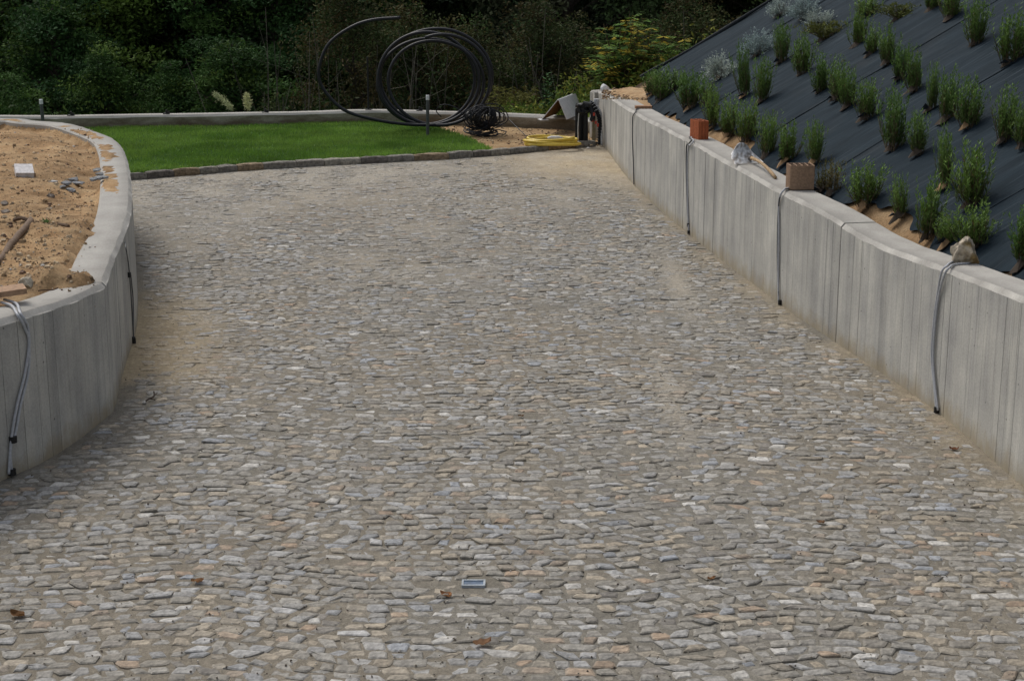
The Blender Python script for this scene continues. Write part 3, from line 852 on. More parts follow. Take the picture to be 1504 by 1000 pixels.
def low_mesh(seed):
    rs = np.random.RandomState(seed); LV, LC = [], []; SM = MB()
    for i in range(46):
        az = rs.uniform(-.2, 3.6) if i % 3 else rs.uniform(0, 6.28); ln = rs.uniform(.5, 1.0)
        t = np.linspace(0, 1, 6)[:, None]
        P = np.array((math.cos(az), math.sin(az) * .8, 0)) * t * ln * .62 + np.array((0, 0, 1)) * (np.sin(t * 2.2) * .33 * rs.uniform(.4, 1.1) + .05)
        if i % 2 == 0: SM.tube(P[:4], .007, 3, (.12, .09, .05), False)
        nl = 34; tt = rs.uniform(.1, 1.0, nl); C = np.stack([np.interp(tt, t[:, 0], P[:, k]) for k in range(3)], 1)
        L = rs.normal(0, .7, (nl, 3)) + np.array((0, 0, .7)); L /= np.linalg.norm(L, axis=1)[:, None]
        B = np.cross(L, rs.normal(0, 1, (nl, 3))); B /= np.linalg.norm(B, axis=1)[:, None]
        LV.append(quads_from(C + L * .035, L * .036, B * .008))
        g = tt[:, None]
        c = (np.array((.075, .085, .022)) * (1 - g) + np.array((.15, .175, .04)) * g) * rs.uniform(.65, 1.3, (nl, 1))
        LC.append(np.repeat(c, 4, 0))
    return np.vstack(LV).reshape(-1, 3), np.vstack(LC), SM
LIB = {}
def lib(kind, k):
    key = (kind, k)
    if key not in LIB:
        g = {'lavender': lambda s: lavender_mesh(s), 'brown': lambda s: lavender_mesh(s, 26, 'brown'), 'sparse': lambda s: lavender_mesh(s, 38), 'silver': silver_mesh, 'low': low_mesh}[kind](100 + k * 7)
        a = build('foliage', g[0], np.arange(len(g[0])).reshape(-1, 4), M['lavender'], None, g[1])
        b = put(g[2], 'stems', M['bark'], None, (0, 0, 0))
        LIB[key] = (a.data, b.data); bpy.data.objects.remove(a); bpy.data.objects.remove(b)
    return LIB[key]
def on_slope(px, py):
    d = ray(px, py); t = np.arange(9, 34, .02)
    p = np.array((0, 0, CAM_H)) + d * t[:, None]
    hit = (p[:, 0] > rw_back(np.minimum(p[:, 1], 25.6)) - .02) & (p[:, 2] <= slope_full(p[:, 0], p[:, 1]))
    return p[np.argmax(hit)] if hit.any() else None
ORD = ['first', 'second', 'third', 'fourth', 'fifth', 'sixth', 'seventh', 'eighth', 'ninth', 'tenth', 'eleventh', 'twelfth', 'thirteenth', 'fourteenth', 'fifteenth', 'sixteenth', 'seventeenth', 'eighteenth', 'nineteenth', 'twentieth']
ROWS = [
 # px, py of the foot, height px, width px
 ('in the lowest row, right beside the concrete wall', [
  (958, 141, 36, 24), (972, 147, 43, 30), (993, 131, 26, 22), (1014, 160, 51, 27), (1039, 152, 34, 22), (1047, 188, 54, 28), (1071, 199, 50, 28), (1096, 208, 56, 30), (1127, 230, 61, 28),
  (1156, 237, 52, 28), (1196, 241, 57, 26), (1270, 302, 58, 36), (1323, 318, 56, 28), (1363, 349, 82, 38), (1393, 359, 44, 26), (1431, 364, 63, 44), (1506, 388, 82, 44)]),
 ('in the second row up from the concrete wall', [
  (1094, 143, 68, 26), (1119, 151, 58, 26), (1148, 93, 53, 24), (1178, 111, 54, 28), (1205, 137, 50, 32), (1228, 147, 54, 26), (1246, 158, 52, 28), (1273, 174, 54, 36), (1311, 220, 80, 38), (1349, 226, 56, 38), (1388, 276, 80, 36), (1426, 302, 84, 60)]),
 ('in the third row up from the concrete wall', [
  (1259, 69, 50, 26), (1280, 82, 40, 28), (1303, 94, 50, 24), (1321, 118, 50, 28), (1343, 134, 56, 26), (1368, 163, 62, 26), (1390, 178, 66, 28), (1421, 188, 66, 34), (1475, 209, 72, 38), (1504, 216, 66, 34)]),
 ('in the fourth row up, high on the slope', [
  (1272, 25, 30, 30), (1369, 16, 44, 30), (1396, 29, 48, 28), (1432, 67, 60, 34), (1483, 95, 70, 42)]),
]
def plant(kind, vi, px, py, hp, wp, name, label, cat, group):
    p = on_slope(px, py)
    if p is None: return None
    dist = p[1]; sc = F_PX / (dist * 1.02)
    h = hp / sc * 1.02; w = wp / sc
    base_w = {'lavender': .62, 'brown': .55, 'sparse': .55, 'silver': 1.15, 'low': 1.2}[kind]
    base_h = {'lavender': .97, 'brown': .97, 'sparse': .97, 'silver': .98, 'low': .5}[kind]
    r = empty(name, p - np.array((0, 0, .015)), R.uniform(0, 6.28) if kind != 'low' else 0)
    wf_ = (1.85 if 'lowest' in label else 1.6) * R.uniform(.85, 1.2) if kind in ('lavender', 'brown', 'sparse') else 1.6
    r.scale = (w / base_w * wf_, w / base_w * wf_ * R.uniform(.7, 1.0), h / base_h)
    r.rotation_euler.x = R.normal(0, .05); r.rotation_euler.y = R.normal(0, .05)
    tag(r, label, cat, group)
    a, b = lib(kind, vi)
    add_obj('foliage', a, r); add_obj('stems', b, r)['kind'] = 'stuff'
    # dark planting hole cut in the fabric, with a little soil showing
    s = R.uniform(.4, .8); m = MB(); n = 9; q = []
    for i in range(n):
        t = i * 6.283 / n; rr = R.uniform(.7, 1.2)
        x = p[0] + math.cos(t) * .075 * s * rr * 1.2 - .04; y = p[1] + math.sin(t) * .07 * s * rr - .03
        q.append((x, y, float(slope_full(np.array(x), np.array(y))) + .030))
    q.append((p[0] - .04, p[1] - .03, p[2] + .055))
    light = R.rand() < (.4 if 'lowest' in label else .12)
    m.add(q, [(i, (i + 1) % n, n) for i in range(n)], (.30, .19, .10) if light else (.05, .038, .028))
    put(m, 'planting_hole', M['attr'], fab)
    if R.rand() < .35:                         # a cut flap of fabric standing up
        m = MB(); t = R.uniform(-.5, .6)
        A = np.array((math.cos(t), math.sin(t), .25)); l = R.uniform(.05, .10)
        o = p + np.array((-.10, -.06, .012))
        m.add([o - A * .02, o + A * l, o + A * l * .5 + (R.uniform(-.02, .02), -.02, R.uniform(.02, .06)), o + A * l * .45 + (0, .03, .02)], [(0, 1, 2), (0, 2, 3), (1, 3, 2)], (.030, .035, .042))
        put(m, 'fabric_flap', M['attr'], fab)
    return r
k = 0
for where, items in ROWS:
    for i, it in enumerate(items):
        order = ORD[i] if i < len(items) / 2 else None
        if i < len(items) / 2: lab = ('' if i == 0 else ORD[i] + ' ') + 'lavender bush from the far end ' + where
        else:
            jn = len(items) - 1 - i; lab = ('nearest' if jn == 0 else ORD[jn] + ' nearest') + ' lavender bush ' + where
        if i == 0: lab = 'farthest lavender bush ' + where
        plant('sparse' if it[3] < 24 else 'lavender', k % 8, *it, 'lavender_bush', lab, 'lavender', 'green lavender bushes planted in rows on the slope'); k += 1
plant('brown', 1, 1206, 282, 42, 18, 'lavender_bush', 'brownish drying lavender hard behind the pale hollow block', 'lavender', 'half dried lavender plants')
plant('brown', 2, 1222, 285, 47, 22, 'lavender_bush', 'brownish drying lavender in the open just right of the pale hollow block', 'lavender', 'half dried lavender plants')
for i, (it, lab) in enumerate([((1058, 116, 45, 44), 'round silver grey shrub lowest at the far edge of the fabric'), ((1114, 82, 46, 50), 'silver grey shrub at the fabric edge above the lowest silver one'),
        ((1146, 24, 34, 36), 'small silver shrub at the dark wood edge near the top of the slope'), ((1181, 28, 40, 46), 'largest silver grey shrub in the group near the top of the slope'), ((1206, 38, 30, 40), 'silver shrub right behind the sprawling yellow green rosemary')]):
    plant('silver', i % 3, *it, 'silver_shrub', lab, 'shrub', 'silver grey shrubs along the far edge of the slope')
plant('low', 0, 1208, 62, 36, 56, 'rosemary_plant', 'sprawling yellow green rosemary below the silver shrubs', 'shrub', 'low sprawling rosemary plants')
plant('low', 1, 1318, 32, 32, 56, 'rosemary_plant', 'low sprawling rosemary alone on the fabric at the top of the picture', 'shrub', 'low sprawling rosemary plants')

# ================================================================== TREES AND UNDERGROWTH
def leaf_cloud(rs, C, size, flat=.5, asp=.5, cols=None, up=.6):
    n = len(C)
    N = rs.normal(0, flat, (n, 3)) + np.array((0, 0, up)); N /= np.linalg.norm(N, axis=1)[:, None]
    A = np.cross(N, rs.normal(0, 1, (n, 3))); A /= np.linalg.norm(A, axis=1)[:, None]
    B = np.cross(N, A); s = (size * rs.uniform(.6, 1.3, n))[:, None]
    return quads_from(C, A * s, B * s * asp).reshape(-1, 3), np.repeat(cols, 4, 0)
def crown(seed, H, Rr, z0, nb, per, size, pal, flatb=.45, twig=True):
    """boughs of leaves spread through an uneven volume; limbs lead to the boughs"""
    rs = np.random.RandomState(seed); LV, LC = [], []; T = MB()
    T.tube([(0, 0, -.6), (.05, 0, H * .3), (.0, .1, H * .62), (.1, .05, H * .9)], [H * .020 + .02, H * .015 + .015, H * .009, .015], 7, (.055, .045, .034))
    for i in range(nb):
        u = rs.rand() ** .8; zz = z0 + (H - z0) * u
        prof = math.sin(math.pi * min(1, .12 + .88 * u) ** .8) ** .7
        a = rs.uniform(0, 6.283); rr = Rr * prof * (.35 + .65 * rs.rand() ** .5) * rs.uniform(.6, 1.4); zz += rs.normal(0, .3)
        c = np.array((math.cos(a) * rr, math.sin(a) * rr, zz))
        if twig and i % 2 == 0:
            s = np.array((0, 0, max(.2, zz - rr * .6)))
            T.tube([s, (s + c) / 2 + (0, 0, .1), c], [.018 + .004 * H, .014, .006], 4, (.06, .05, .038), False)
        br = rs.uniform(.35, .8) * (Rr / 2.2) ** .5
        m = int(per * rs.uniform(.6, 1.3))
        q = rs.normal(0, 1, (m, 3)); q /= np.linalg.norm(q, axis=1)[:, None]; q *= rs.rand(m, 1) ** .45
        out = np.array((math.cos(a), math.sin(a), 0))
        q = q * np.array((br, br, br * flatb)); q[:, 2] -= .35 * (q @ out) * (q @ out > 0)
        cc = pal[rs.choice(len(pal))] * rs.uniform(.8, 1.2)
        v, k = leaf_cloud(rs, c + q, size, .5, .48, cc * rs.uniform(.6, 1.5, (m, 1)))
        LV.append(v); LC.append(k)
    return np.vstack(LV), np.vstack(LC), T
G1 = np.array([(.040, .085, .024), (.050, .098, .024), (.032, .070, .024), (.075, .125, .026)])
G2 = np.array([(.055, .088, .040), (.070, .104, .038), (.054, .068, .040), (.072, .078, .040)])
G3 = np.array([(.050, .070, .026), (.060, .062, .026), (.040, .070, .026), (.070, .058, .026)])
TREES = {}
def tree_mesh(kind, v):
    if (kind, v) not in TREES:
        if kind == 'robinia': g = crown(300 + v, 4.6, 2.1, .6, 105, 290, .046, G1, .38)
        elif kind == 'thicket': g = crown(320 + v, 5.6, 2.3, .2, 130, 210, .042, G3, .8)
        else: g = crown(340 + v, 9.0, 3.4, .2, 240, 300, .062, G2, .6)
        a = build('crown', g[0], np.arange(len(g[0])).reshape(-1, 4), M['leaf'], None, g[1]); b = put(g[2], 'trunk', M['bark'], None, (0, 0, 0))
        TREES[(kind, v)] = (a.data, b.data); bpy.data.objects.remove(a); bpy.data.objects.remove(b)
    return TREES[(kind, v)]
def tree(kind, v, x, y, s, name, label, group, rz=None, dz=0.0):
    z = float(ground_h(np.array(float(x)), np.array(float(y)))) + dz
    r = empty(name, (x, y, z), R.uniform(0, 6.28) if rz is None else rz); r.scale = (s, s, s * R.uniform(.92, 1.08))
    tag(r, label, 'tree', group); a, b = tree_mesh(kind, v); add_obj('crown', a, r); add_obj('trunk', b, r)
def X_at(px, Y): return (px - 752) / F_PX * Y * 1.01
for (px, Y, s, v, lab) in [
  (20, 35.0, .80, 0, 'feathery green tree at the far left edge, standing low behind the left bollard'),
  (95, 38.5, 1.12, 1, 'tall feathery green tree above and right of the left bollard'),
  (165, 36.5, .84, 2, 'feathery green tree left of the two pale plumes, over the lawn corner'),
  (262, 37.5, .80, 0, 'dim green tree standing just left of the pale plumes'),
  (352, 37.5, 1.02, 1, 'bushy green tree directly behind the two pale plumes'),
  (440, 36.5, .70, 2, 'green tree between the pale plumes and the tall pipe loop'),
  (-20, 41.0, 1.25, 2, 'dim tall green tree at the left picture edge behind the nearer ones'),
  (175, 41.5, 1.45, 0, 'tall dim green tree rising behind the gap over the lawn corner'),
  (300, 42.0, 1.40, 2, 'tall dim green tree rising behind and above the pale plumes'),
  (415, 41.0, 1.30, 1, 'tall dim green tree rising left of the tall pipe loop'),
  (540, 41.5, 1.20, 0, 'dim green tree high up behind the open end of the pipe loop')]:
    tree('robinia', v, X_at(px, Y), Y, s, 'young_tree', lab, 'young green trees below the lawn wall')
for (px, Y, s, v, lab) in [
  (520, 35.5, .90, 0, 'olive brown thicket seen through the open end of the pipe loop'),
  (610, 36.5, .95, 1, 'olive brown thicket seen through the middle of the black pipe coil'),
  (700, 35.5, .86, 0, 'olive brown thicket at the right rim of the black pipe coil'),
  (790, 37.0, .92, 1, 'dim brown thicket above the folded white board'),
  (870, 36.0, .80, 0, 'dark thicket behind the left side of the yellow leaved shrub'),
  (1010, 36.5, .95, 1, 'dark thicket behind the right side of the yellow leaved shrub'),
  (1090, 35.5, .90, 0, 'dark thicket at the wood edge beside the silver shrubs')]:
    tree('thicket', v, X_at(px, Y), Y, s, 'thicket', lab, 'olive brown thickets below the low wall')
for i, px in enumerate([-60, 90, 235, 385, 530, 680, 830, 985, 1140, 1290]):
    Y = 44 + 3.0 * (i % 2) + R.uniform(-.6, .6)
    lab = ['leftmost', 'second from the left', 'third from the left', 'fourth from the left', 'fifth from the left', 'fifth from the right', 'fourth from the right', 'third from the right', 'second from the right', 'rightmost'][i]
    tree('forest', i % 3, X_at(px, Y), Y, R.uniform(1.0, 1.25), 'forest_tree', lab + ' of the tall dark trees at the back of the picture', 'tall dark trees on the hillside at the back')
# the wood behind them, one mass
rs = np.random.RandomState(77); Cn = []
for i in range(900):
    x = rs.uniform(-26, 26); y = rs.uniform(49, 62); b = float(ground_h(np.array(x), np.array(y)))
    c = np.array((x, y, b + rs.uniform(.2, 11))); m = 130
    Cn.append(c + rs.normal(0, .7, (m, 3)))
Cn = np.vstack(Cn); v, k = leaf_cloud(rs, Cn, .13, .5, .5, G2[rs.choice(3, len(Cn))] * rs.uniform(.6, 1.3, (len(Cn), 1)))
tag(build('woodland', v, np.arange(len(v)).reshape(-1, 4), M['leaf'], None, k), 'dark wooded hillside', None, None, 'stuff')
# low growth between the wall and the trees
Cn, Ck = [], []
for i in range(750):
    x = rs.uniform(-12, 8); y = rs.uniform(28.4, 36); b = float(ground_h(np.array(x), np.array(y)))
    if x > 2.3 and y < 29: continue
    hgt = rs.uniform(.15, 1.0) * (1.3 if x > 0 else .8); m = 60
    q = rs.normal(0, 1, (m, 3)) * np.array((.35, .35, .3 * hgt)) + np.array((x, y, b + hgt * .5))
    Cn.append(q); cc = (G3 if x > -4 else G1 * .8)[rs.choice(4)]; Ck.append(cc * rs.uniform(.5, 1.2, (m, 1)))
Cn = np.vstack(Cn); Ck = np.vstack(Ck)
v, k = leaf_cloud(rs, Cn, .055, .6, .4, Ck)
tag(build('undergrowth', v, np.arange(len(v)).reshape(-1, 4), M['leaf'], None, k), 'low wild growth between wall and trees', None, None, 'stuff')
# bare twigs standing in the dim centre of the wood
m = MB()
for i in range(150):
    x = rs.uniform(-5.5, 6); y = rs.uniform(32.5, 35.5); b = float(ground_h(np.array(x), np.array(y))); h = rs.uniform(2.5, 5.2)
    d = rs.normal(0, .22, 2); t = np.linspace(0, 1, 6)[:, None]
    P = np.array((x, y, b)) + t * np.array((d[0] * h * .6, d[1] * h * .4, h)) + np.cumsum(rs.normal(0, .05, (6, 3)), 0)
    m.tube(P, np.linspace(.016, .005, 6), 4, np.array((.115, .105, .08)) * rs.uniform(.5, 1.2), False)
    for q in range(3):
        s = P[rs.randint(2, 5)]; e = s + np.array((rs.normal(0, .5), rs.normal(0, .3), rs.uniform(.2, .8)))
        m.tube([s, (s + e) / 2 + rs.normal(0, .05, 3), e], [.007, .006, .003], 3, (.09, .085, .06), False)
tag(put(m, 'bare_twigs', M['bark']), 'thin bare stems in the dim wood', None, None, 'stuff')

# shrub with yellowing leaves behind the end of the right wall
def compound_leaves(rs, base, tips, pal, leaf=.075, pairs=5):
    LV, LC = [], []; T = MB()
    for P in tips:
        T.tube(P, np.linspace(.011, .004, len(P)), 4, (.10, .075, .04), False)
        L = arclen(P)
        for s in np.arange(L[-1] * .3, L[-1], .085):
            c = np.array([np.interp(s, L, P[:, k]) for k in range(3)])
            d = rs.normal(0, 1, 3); d[2] = d[2] * .35 + .25; d /= np.linalg.norm(d)
            ln = rs.uniform(.12, .26); n = 2 * pairs + 1
            side = np.cross(d, (0, 0, 1)); side /= np.linalg.norm(side)
            cc = pal[rs.choice(len(pal), p=(.3, .26, .3, .14))] * rs.uniform(.75, 1.2)
            for q in range(pairs):
                f = (q + 1) / pairs
                for sg in (-1, 1):
                    l = (d * .5 + side * sg) ; l /= np.linalg.norm(l); l = l + np.array((0, 0, -.25))
                    b = np.cross(l, (0, 0, 1)) * .30 + rs.normal(0, .05, 3)
                    ll = leaf * .5 * (1.1 - .4 * f)
                    LV.append(quads_from((c + d * ln * f + l * ll)[None], (l * ll)[None], (b * ll * 1.1)[None])[0]); LC.append(np.tile(cc * rs.uniform(.8, 1.2), (4, 1)))
    return np.vstack(LV), np.vstack(LC), T
rs = np.random.RandomState(5)
b0 = np.array((2.0, 27.5, -.2)); tips = []
for i in range(90):
    px = rs.uniform(866, 1008); top = 12 + abs(px - 930) * .5 + rs.uniform(0, 80)
    e = aty(px, top, 27.5 + rs.uniform(-.7, .6)); t = np.linspace(0, 1, 6)[:, None]
    tips.append(b0 * (1 - t) + e * t + np.array((0, 0, .25)) * t * (1 - t) + rs.normal(0, .03, (6, 3)))
pal = np.array([(.10, .19, .035), (.15, .23, .04), (.50, .37, .045), (.065, .125, .025)])
v, k, T = compound_leaves(rs, b0, tips, pal, .15, 4)
r = tag(empty('yellowing_shrub', b0), 'leafy shrub turning yellow behind the far end of the right wall', 'shrub')
build('foliage', v - b0, np.arange(len(v)).reshape(-1, 4), M['leaf'], r, k); put(T, 'stems', M['bark'], r)['kind'] = 'stuff'

# low yellow green weeds at its foot and in front of the dark wood
rs = np.random.RandomState(6); Cn, Ck = [], []
for i in range(420):
    px = rs.uniform(745, 1075) ; y = rs.uniform(26.6, 28.6)
    x = X_at(px, y); 
    if (x < 1.45 and y < bw_y(x) + .42) or (x >= 1.45 and y < 26.15): continue
    zb = float(slope_full(np.array(x), np.array(y))) if x > 1.7 else 0.0
    zt = (.25 if px < 825 else .8 if px < 900 else .78 + .0016 * max(0, px - 930) * 1.0 + .3 * rs.rand()) * rs.uniform(.5, 1.05)
    z = max(zb, -.1) + zt * rs.rand() * (1 if x < 1.7 else .6); m = 46
    Cn.append(np.array((x, y, z)) + rs.normal(0, 1, (m, 3)) * (.16, .16, .10)); 
    c = np.array([(.14, .19, .035), (.09, .15, .03), (.2, .21, .04)])[rs.choice(3)]
    Ck.append(c * rs.uniform(.6, 1.3, (m, 1)))
Cn = np.vstack(Cn); Ck = np.vstack(Ck); v, k = leaf_cloud(rs, Cn, .045, .7, .35, Ck)
tag(build('weeds', v, np.arange(len(v)).reshape(-1, 4), M['leaf'], None, k), 'yellow green weeds at the wood edge', None, None, 'stuff')

# arching feathery fronds behind the low wall
rs = np.random.RandomState(8); b0 = np.array((.35, 29.0, -.5)); LV, LC = [], []; T = MB()
for i in range(42):
    e = aty(rs.uniform(705, 795), rs.uniform(112, 150), 29 + rs.uniform(-.5, .4)); t = np.linspace(0, 1, 8)[:, None]
    P = (b0 + rs.normal(0, .08, 3)) * (1 - t) + e * t + np.array((0, 0, .55)) * t * (1 - t) * 2 - np.array((0, 0, .18)) * t ** 3
    T.tube(P, np.linspace(.008, .003, 8), 3, (.09, .085, .04), False); L = arclen(P)
    for s in np.arange(L[-1] * .3, L[-1], .018):
        c = np.array([np.interp(s, L, P[:, q]) for q in range(3)])
        l = np.array((rs.normal(0, 1), rs.normal(0, .6), rs.normal(-.3, .4))); l /= np.linalg.norm(l)
        b = np.cross(l, rs.normal(0, 1, 3)); b /= np.linalg.norm(b)
        LV.append(quads_from((c + l * .03)[None], (l * .045)[None], (b * .009)[None])[0])
        cc = np.array((.22, .21, .06)) if s > L[-1] * .6 else np.array((.10, .145, .04)); LC.append(np.tile(cc * rs.uniform(.6, 1.2), (4, 1)))
v = np.vstack(LV); r = tag(empty('feathery_weed', b0), 'clump of arching feathery fronds behind the low wall beside the black coil', 'plant')
build('fronds', v - b0, np.arange(len(v)).reshape(-1, 4), M['leaf'], r, np.vstack(LC)); put(T, 'stems', M['bark'], r)['kind'] = 'stuff'
# upright broad leaved weed beside it
b0 = np.array((.55, 28.2, -.4)); LV, LC = [], []; T = MB()
for i in range(6):
    e = aty(rs.uniform(788, 812), rs.uniform(104, 140), 28.2); t = np.linspace(0, 1, 5)[:, None]; P = b0 * (1 - t) + e * t + rs.normal(0, .02, (5, 3))
    T.tube(P, np.linspace(.01, .004, 5), 4, (.07, .10, .03), False)
    for s in np.linspace(.35, 1, 26):
        c = np.array([np.interp(s, t[:, 0], P[:, q]) for q in range(3)]); a = rs.uniform(0, 6.28)
        l = np.array((math.cos(a), math.sin(a), rs.uniform(-.3, .5))); b = np.cross(l, (0, 0, 1.0))
        LV.append(quads_from((c + l * .06)[None], (l * .065)[None], (b * .024)[None])[0]); LC.append(np.tile(np.array((.06, .14, .05)) * rs.uniform(.6, 1.25), (4, 1)))
v = np.vstack(LV); r = tag(empty('broadleaf_weed', b0), 'upright blue green weed with broad leaves just left of the folded board', 'plant')
build('foliage', v - b0, np.arange(len(v)).reshape(-1, 4), M['leaf'], r, np.vstack(LC)); put(T, 'stems', M['bark'], r)['kind'] = 'stuff'
# pampas plumes rising over the low wall
b0 = np.array((*(aty(352, 190, 28.6)[:2]), -.5)); r = tag(empty('pampas_grass', b0), 'pampas grass with two cream plumes rising over the low wall', 'plant')
for (a, e, wd) in (((342, 160), (318, 134), .055), ((364, 160), (363, 138), .05)):
    A = aty(*a, 28.6); E2 = aty(*e, 28.6); T = MB()
    T.tube([b0, (b0 + A) / 2 + (0, 0, .1), A], [.008, .006, .005], 4, (.16, .15, .06), False); put(T, 'stem', M['bark'], r)
    LV, LC = [], []; d = (E2 - A); ln = np.linalg.norm(d); d /= ln
    for i in range(420):
        s = rs.rand() ** 1.1; bend = np.array((-.04, 0, -.05)) * (s ** 2) * (1 if wd > .052 else .2)
        c = A + d * ln * s + bend; w = wd * math.sin(math.pi * min(.98, .14 + .8 * s)) * 1.3
        l = d * .55 + rs.normal(0, .5, 3) + np.array((-.1, 0, -.45)) * .7; l /= np.linalg.norm(l); q = c + rs.normal(0, w * .45, 3)
        b = np.cross(l, rs.normal(0, 1, 3)); b /= np.linalg.norm(b)
        LV.append(quads_from((q + l * .03)[None], (l * .035)[None], (b * .004)[None])[0]); LC.append(np.tile(np.array((.62, .64, .36)) * rs.uniform(.65, 1.2), (4, 1)))
    v = np.vstack(LV); build('plume', v - b0, np.arange(len(v)).reshape(-1, 4), M['leaf'], r, np.vstack(LC))
LV, LC = [], []
for i in range(60):
    a = rs.uniform(0, 6.28); e = b0 + np.array((math.cos(a) * .5, math.sin(a) * .5, rs.uniform(.25, .5))); mid = b0 + (e - b0) * .5 + np.array((0, 0, .25)); w = np.array((-math.sin(a), math.cos(a), 0)) * .01
    LV += [np.array([b0 - w, b0 + w, mid + w, mid - w]), np.array([mid - w, mid + w, e, e])]; LC += [np.tile((.06, .09, .03), (8, 1))]
v = np.vstack(LV); build('leaves', v - b0, np.arange(len(v)).reshape(-1, 4), M['leaf'], r, np.vstack(LC))
# ================================================================== THINGS BY THE LAWN
def smooth3(P, n=8):
    P = np.array(P, float); Q = np.vstack([2 * P[0] - P[1], P, 2 * P[-1] - P[-2]]); out = []
    for i in range(len(P) - 1):
        p0, p1, p2, p3 = Q[i:i + 4]
        for t in np.linspace(0, 1, n, endpoint=False):
            out.append(.5 * ((2 * p1) + (-p0 + p2) * t + (2 * p0 - 5 * p1 + 4 * p2 - p3) * t * t + (-p0 + 3 * p1 - 3 * p2 + p3) * t ** 3))
    out.append(P[-1]); return np.array(out)
# large pipe: turns of a standing coil, then one loose sprung turn to the left
def turn(cx_, cy_, rx_, ry_, Y, a0, a1, n, dY=0.0):
    P = []
    for a in np.linspace(a0, a1, n):
        P.append(aty(cx_ + rx_ * math.cos(a), cy_ - ry_ * math.sin(a), Y + dY * (a - a0) / (a1 - a0)))
    return P
tp = math.pi * 2
Lk = ([-.7, .3, 1.3, 2.3, 3.3, 4.3, 5.3], [580, 577, 562, 548, 563, 553, 553]); Rk = ([-.2, .8, 1.8, 2.8, 3.8, 4.8], [727, 711, 695, 700, 723, 723])
Tk = ([0, 1.05, 2.05, 3.05, 4.05, 5], [51, 61, 47, 58, 42, 45]); Bk = ([0, .5, 1.5, 2.5, 3.5, 4.5], [184.5, 184.5, 184, 183, 183.5, 182.5])
P = []
a_start = math.pi * .62
for i in range(int(4.42 * 40)):
    s = i / 40; a = a_start - s * tp; sp_ = s - .06
    l, r_, t_, b_ = (float(np.interp(sp_, *k)) for k in (Lk, Rk, Tk, Bk))
    P.append(aty((l + r_) / 2 + (r_ - l) / 2 * math.cos(a), (t_ + b_) / 2 - (b_ - t_) / 2 * math.sin(a), 26.0 + .135 * s))
pipe = tag(empty('black_pipe_coil', aty(650, 186, 26.1)), 'large coil of thick black water pipe standing on the lawn with one end sprung open', 'pipe coil')
m = MB(); m.tube(smooth3(P, 3), .027, 10); put(m, 'coiled_pipe', M['black'], pipe, smooth=True)
tail = [(640, 184), (600, 183), (551, 176), (504, 161), (473, 128), (469, 100), (483, 65), (515, 41), (547, 30), (588, 26.5)]
m = MB(); m.tube(smooth3([aty(*p, 26.0 - .02 * i) for i, p in enumerate(tail)], 8), .027, 10); put(m, 'loose_end', M['black'], pipe, smooth=True)
# fine tube heap
heap = tag(empty('thin_hose_heap', aty(712, 188, 25.9)), 'tangled heap of thin black irrigation hose on the bare sand', 'hose')
rs = np.random.RandomState(21); m = MB()
for i in range(44):
    c = np.array(aty(710 + rs.normal(0, 6), 172 + rs.normal(0, 2), 25.9 + rs.normal(0, .06)))
    rx_ = rs.uniform(.10, .25); rz_ = rs.uniform(.10, .175); an_ = rs.normal(.3, .45); ti = rs.normal(0, .3)
    if i < 7: rz_ = rs.uniform(.02, .05); c[2] = .10 + .012 * i; ti = rs.uniform(-.1, .1); an_ = 0; rx_ = rs.uniform(.16, .26)
    L = []
    for a in np.linspace(0, tp, 25):
        x = rx_ * math.cos(a); z = rz_ * math.sin(a)
        L.append(c + np.array((x * math.cos(an_) - z * math.sin(ti) * .5, x * math.sin(an_) + (.13 * math.sin(a) if i < 7 else 0), z * math.cos(ti))) + rs.normal(0, .006, 3))
    L[-1] = L[0]; m.tube(L, .0085, 6, (1, 1, 1), False)
put(m, 'hose_loops', M['black'], heap, smooth=True)
m = MB(); loops = [[(690, 184), (672, 160), (650, 154), (641, 163), (648, 172)], [(700, 156), (728, 153), (744, 166), (745, 178), (732, 184), (705, 186)], [(686, 186), (700, 190), (725, 189), (738, 183)], [(712, 158), (735, 160), (742, 176), (728, 181)]]
for L in loops:
    m = MB(); m.tube(smooth3([aty(*p, 25.8 + .05 * i) for i, p in enumerate(L)], 6), .0085, 6); put(m, 'loose_loop', M['black'], heap, smooth=True)
m = MB(); m.tube(smooth3([un(744, 172, .25), un(752, 180, .2), un(762, 190, .12), un(775, 202, .075)], 6), .007, 6)
put(m, 'hose_end', M['black'], heap, smooth=True)

# yellow hose
yc = un(810, 214, .07); yh = tag(empty('yellow_hose', yc), 'coiled yellow garden hose lying on the sand behind the kerb', 'hose')
rs = np.random.RandomState(4); m = MB(); P = []
for i in range(5 * 28):
    a = i / 28 * tp; k = i / 28
    r = (.42 - .012 * k + rs.normal(0, .004)); P.append(yc + np.array((r * math.cos(a) + .02 * math.sin(k * 2), r * .62 * math.sin(a) + .03 * math.cos(k * 3), .02 + .020 * k + .012 * math.sin(a * 1.5 + k))))
m.tube(smooth3(P, 2), .019, 8); put(m, 'hose_loops', M['yellow'], yh, smooth=True)
m = MB(); c = yc + np.array((.05, .1, .10)); m.tube([c + (-.11, 0, 0), c + (-.06, 0, .01), c + (.06, .01, .01), c + (.13, .02, 0)], [.012, .024, .024, .008], 8, (1, 1, 1)); put(m, 'nozzle', M['white'], yh, smooth=True)

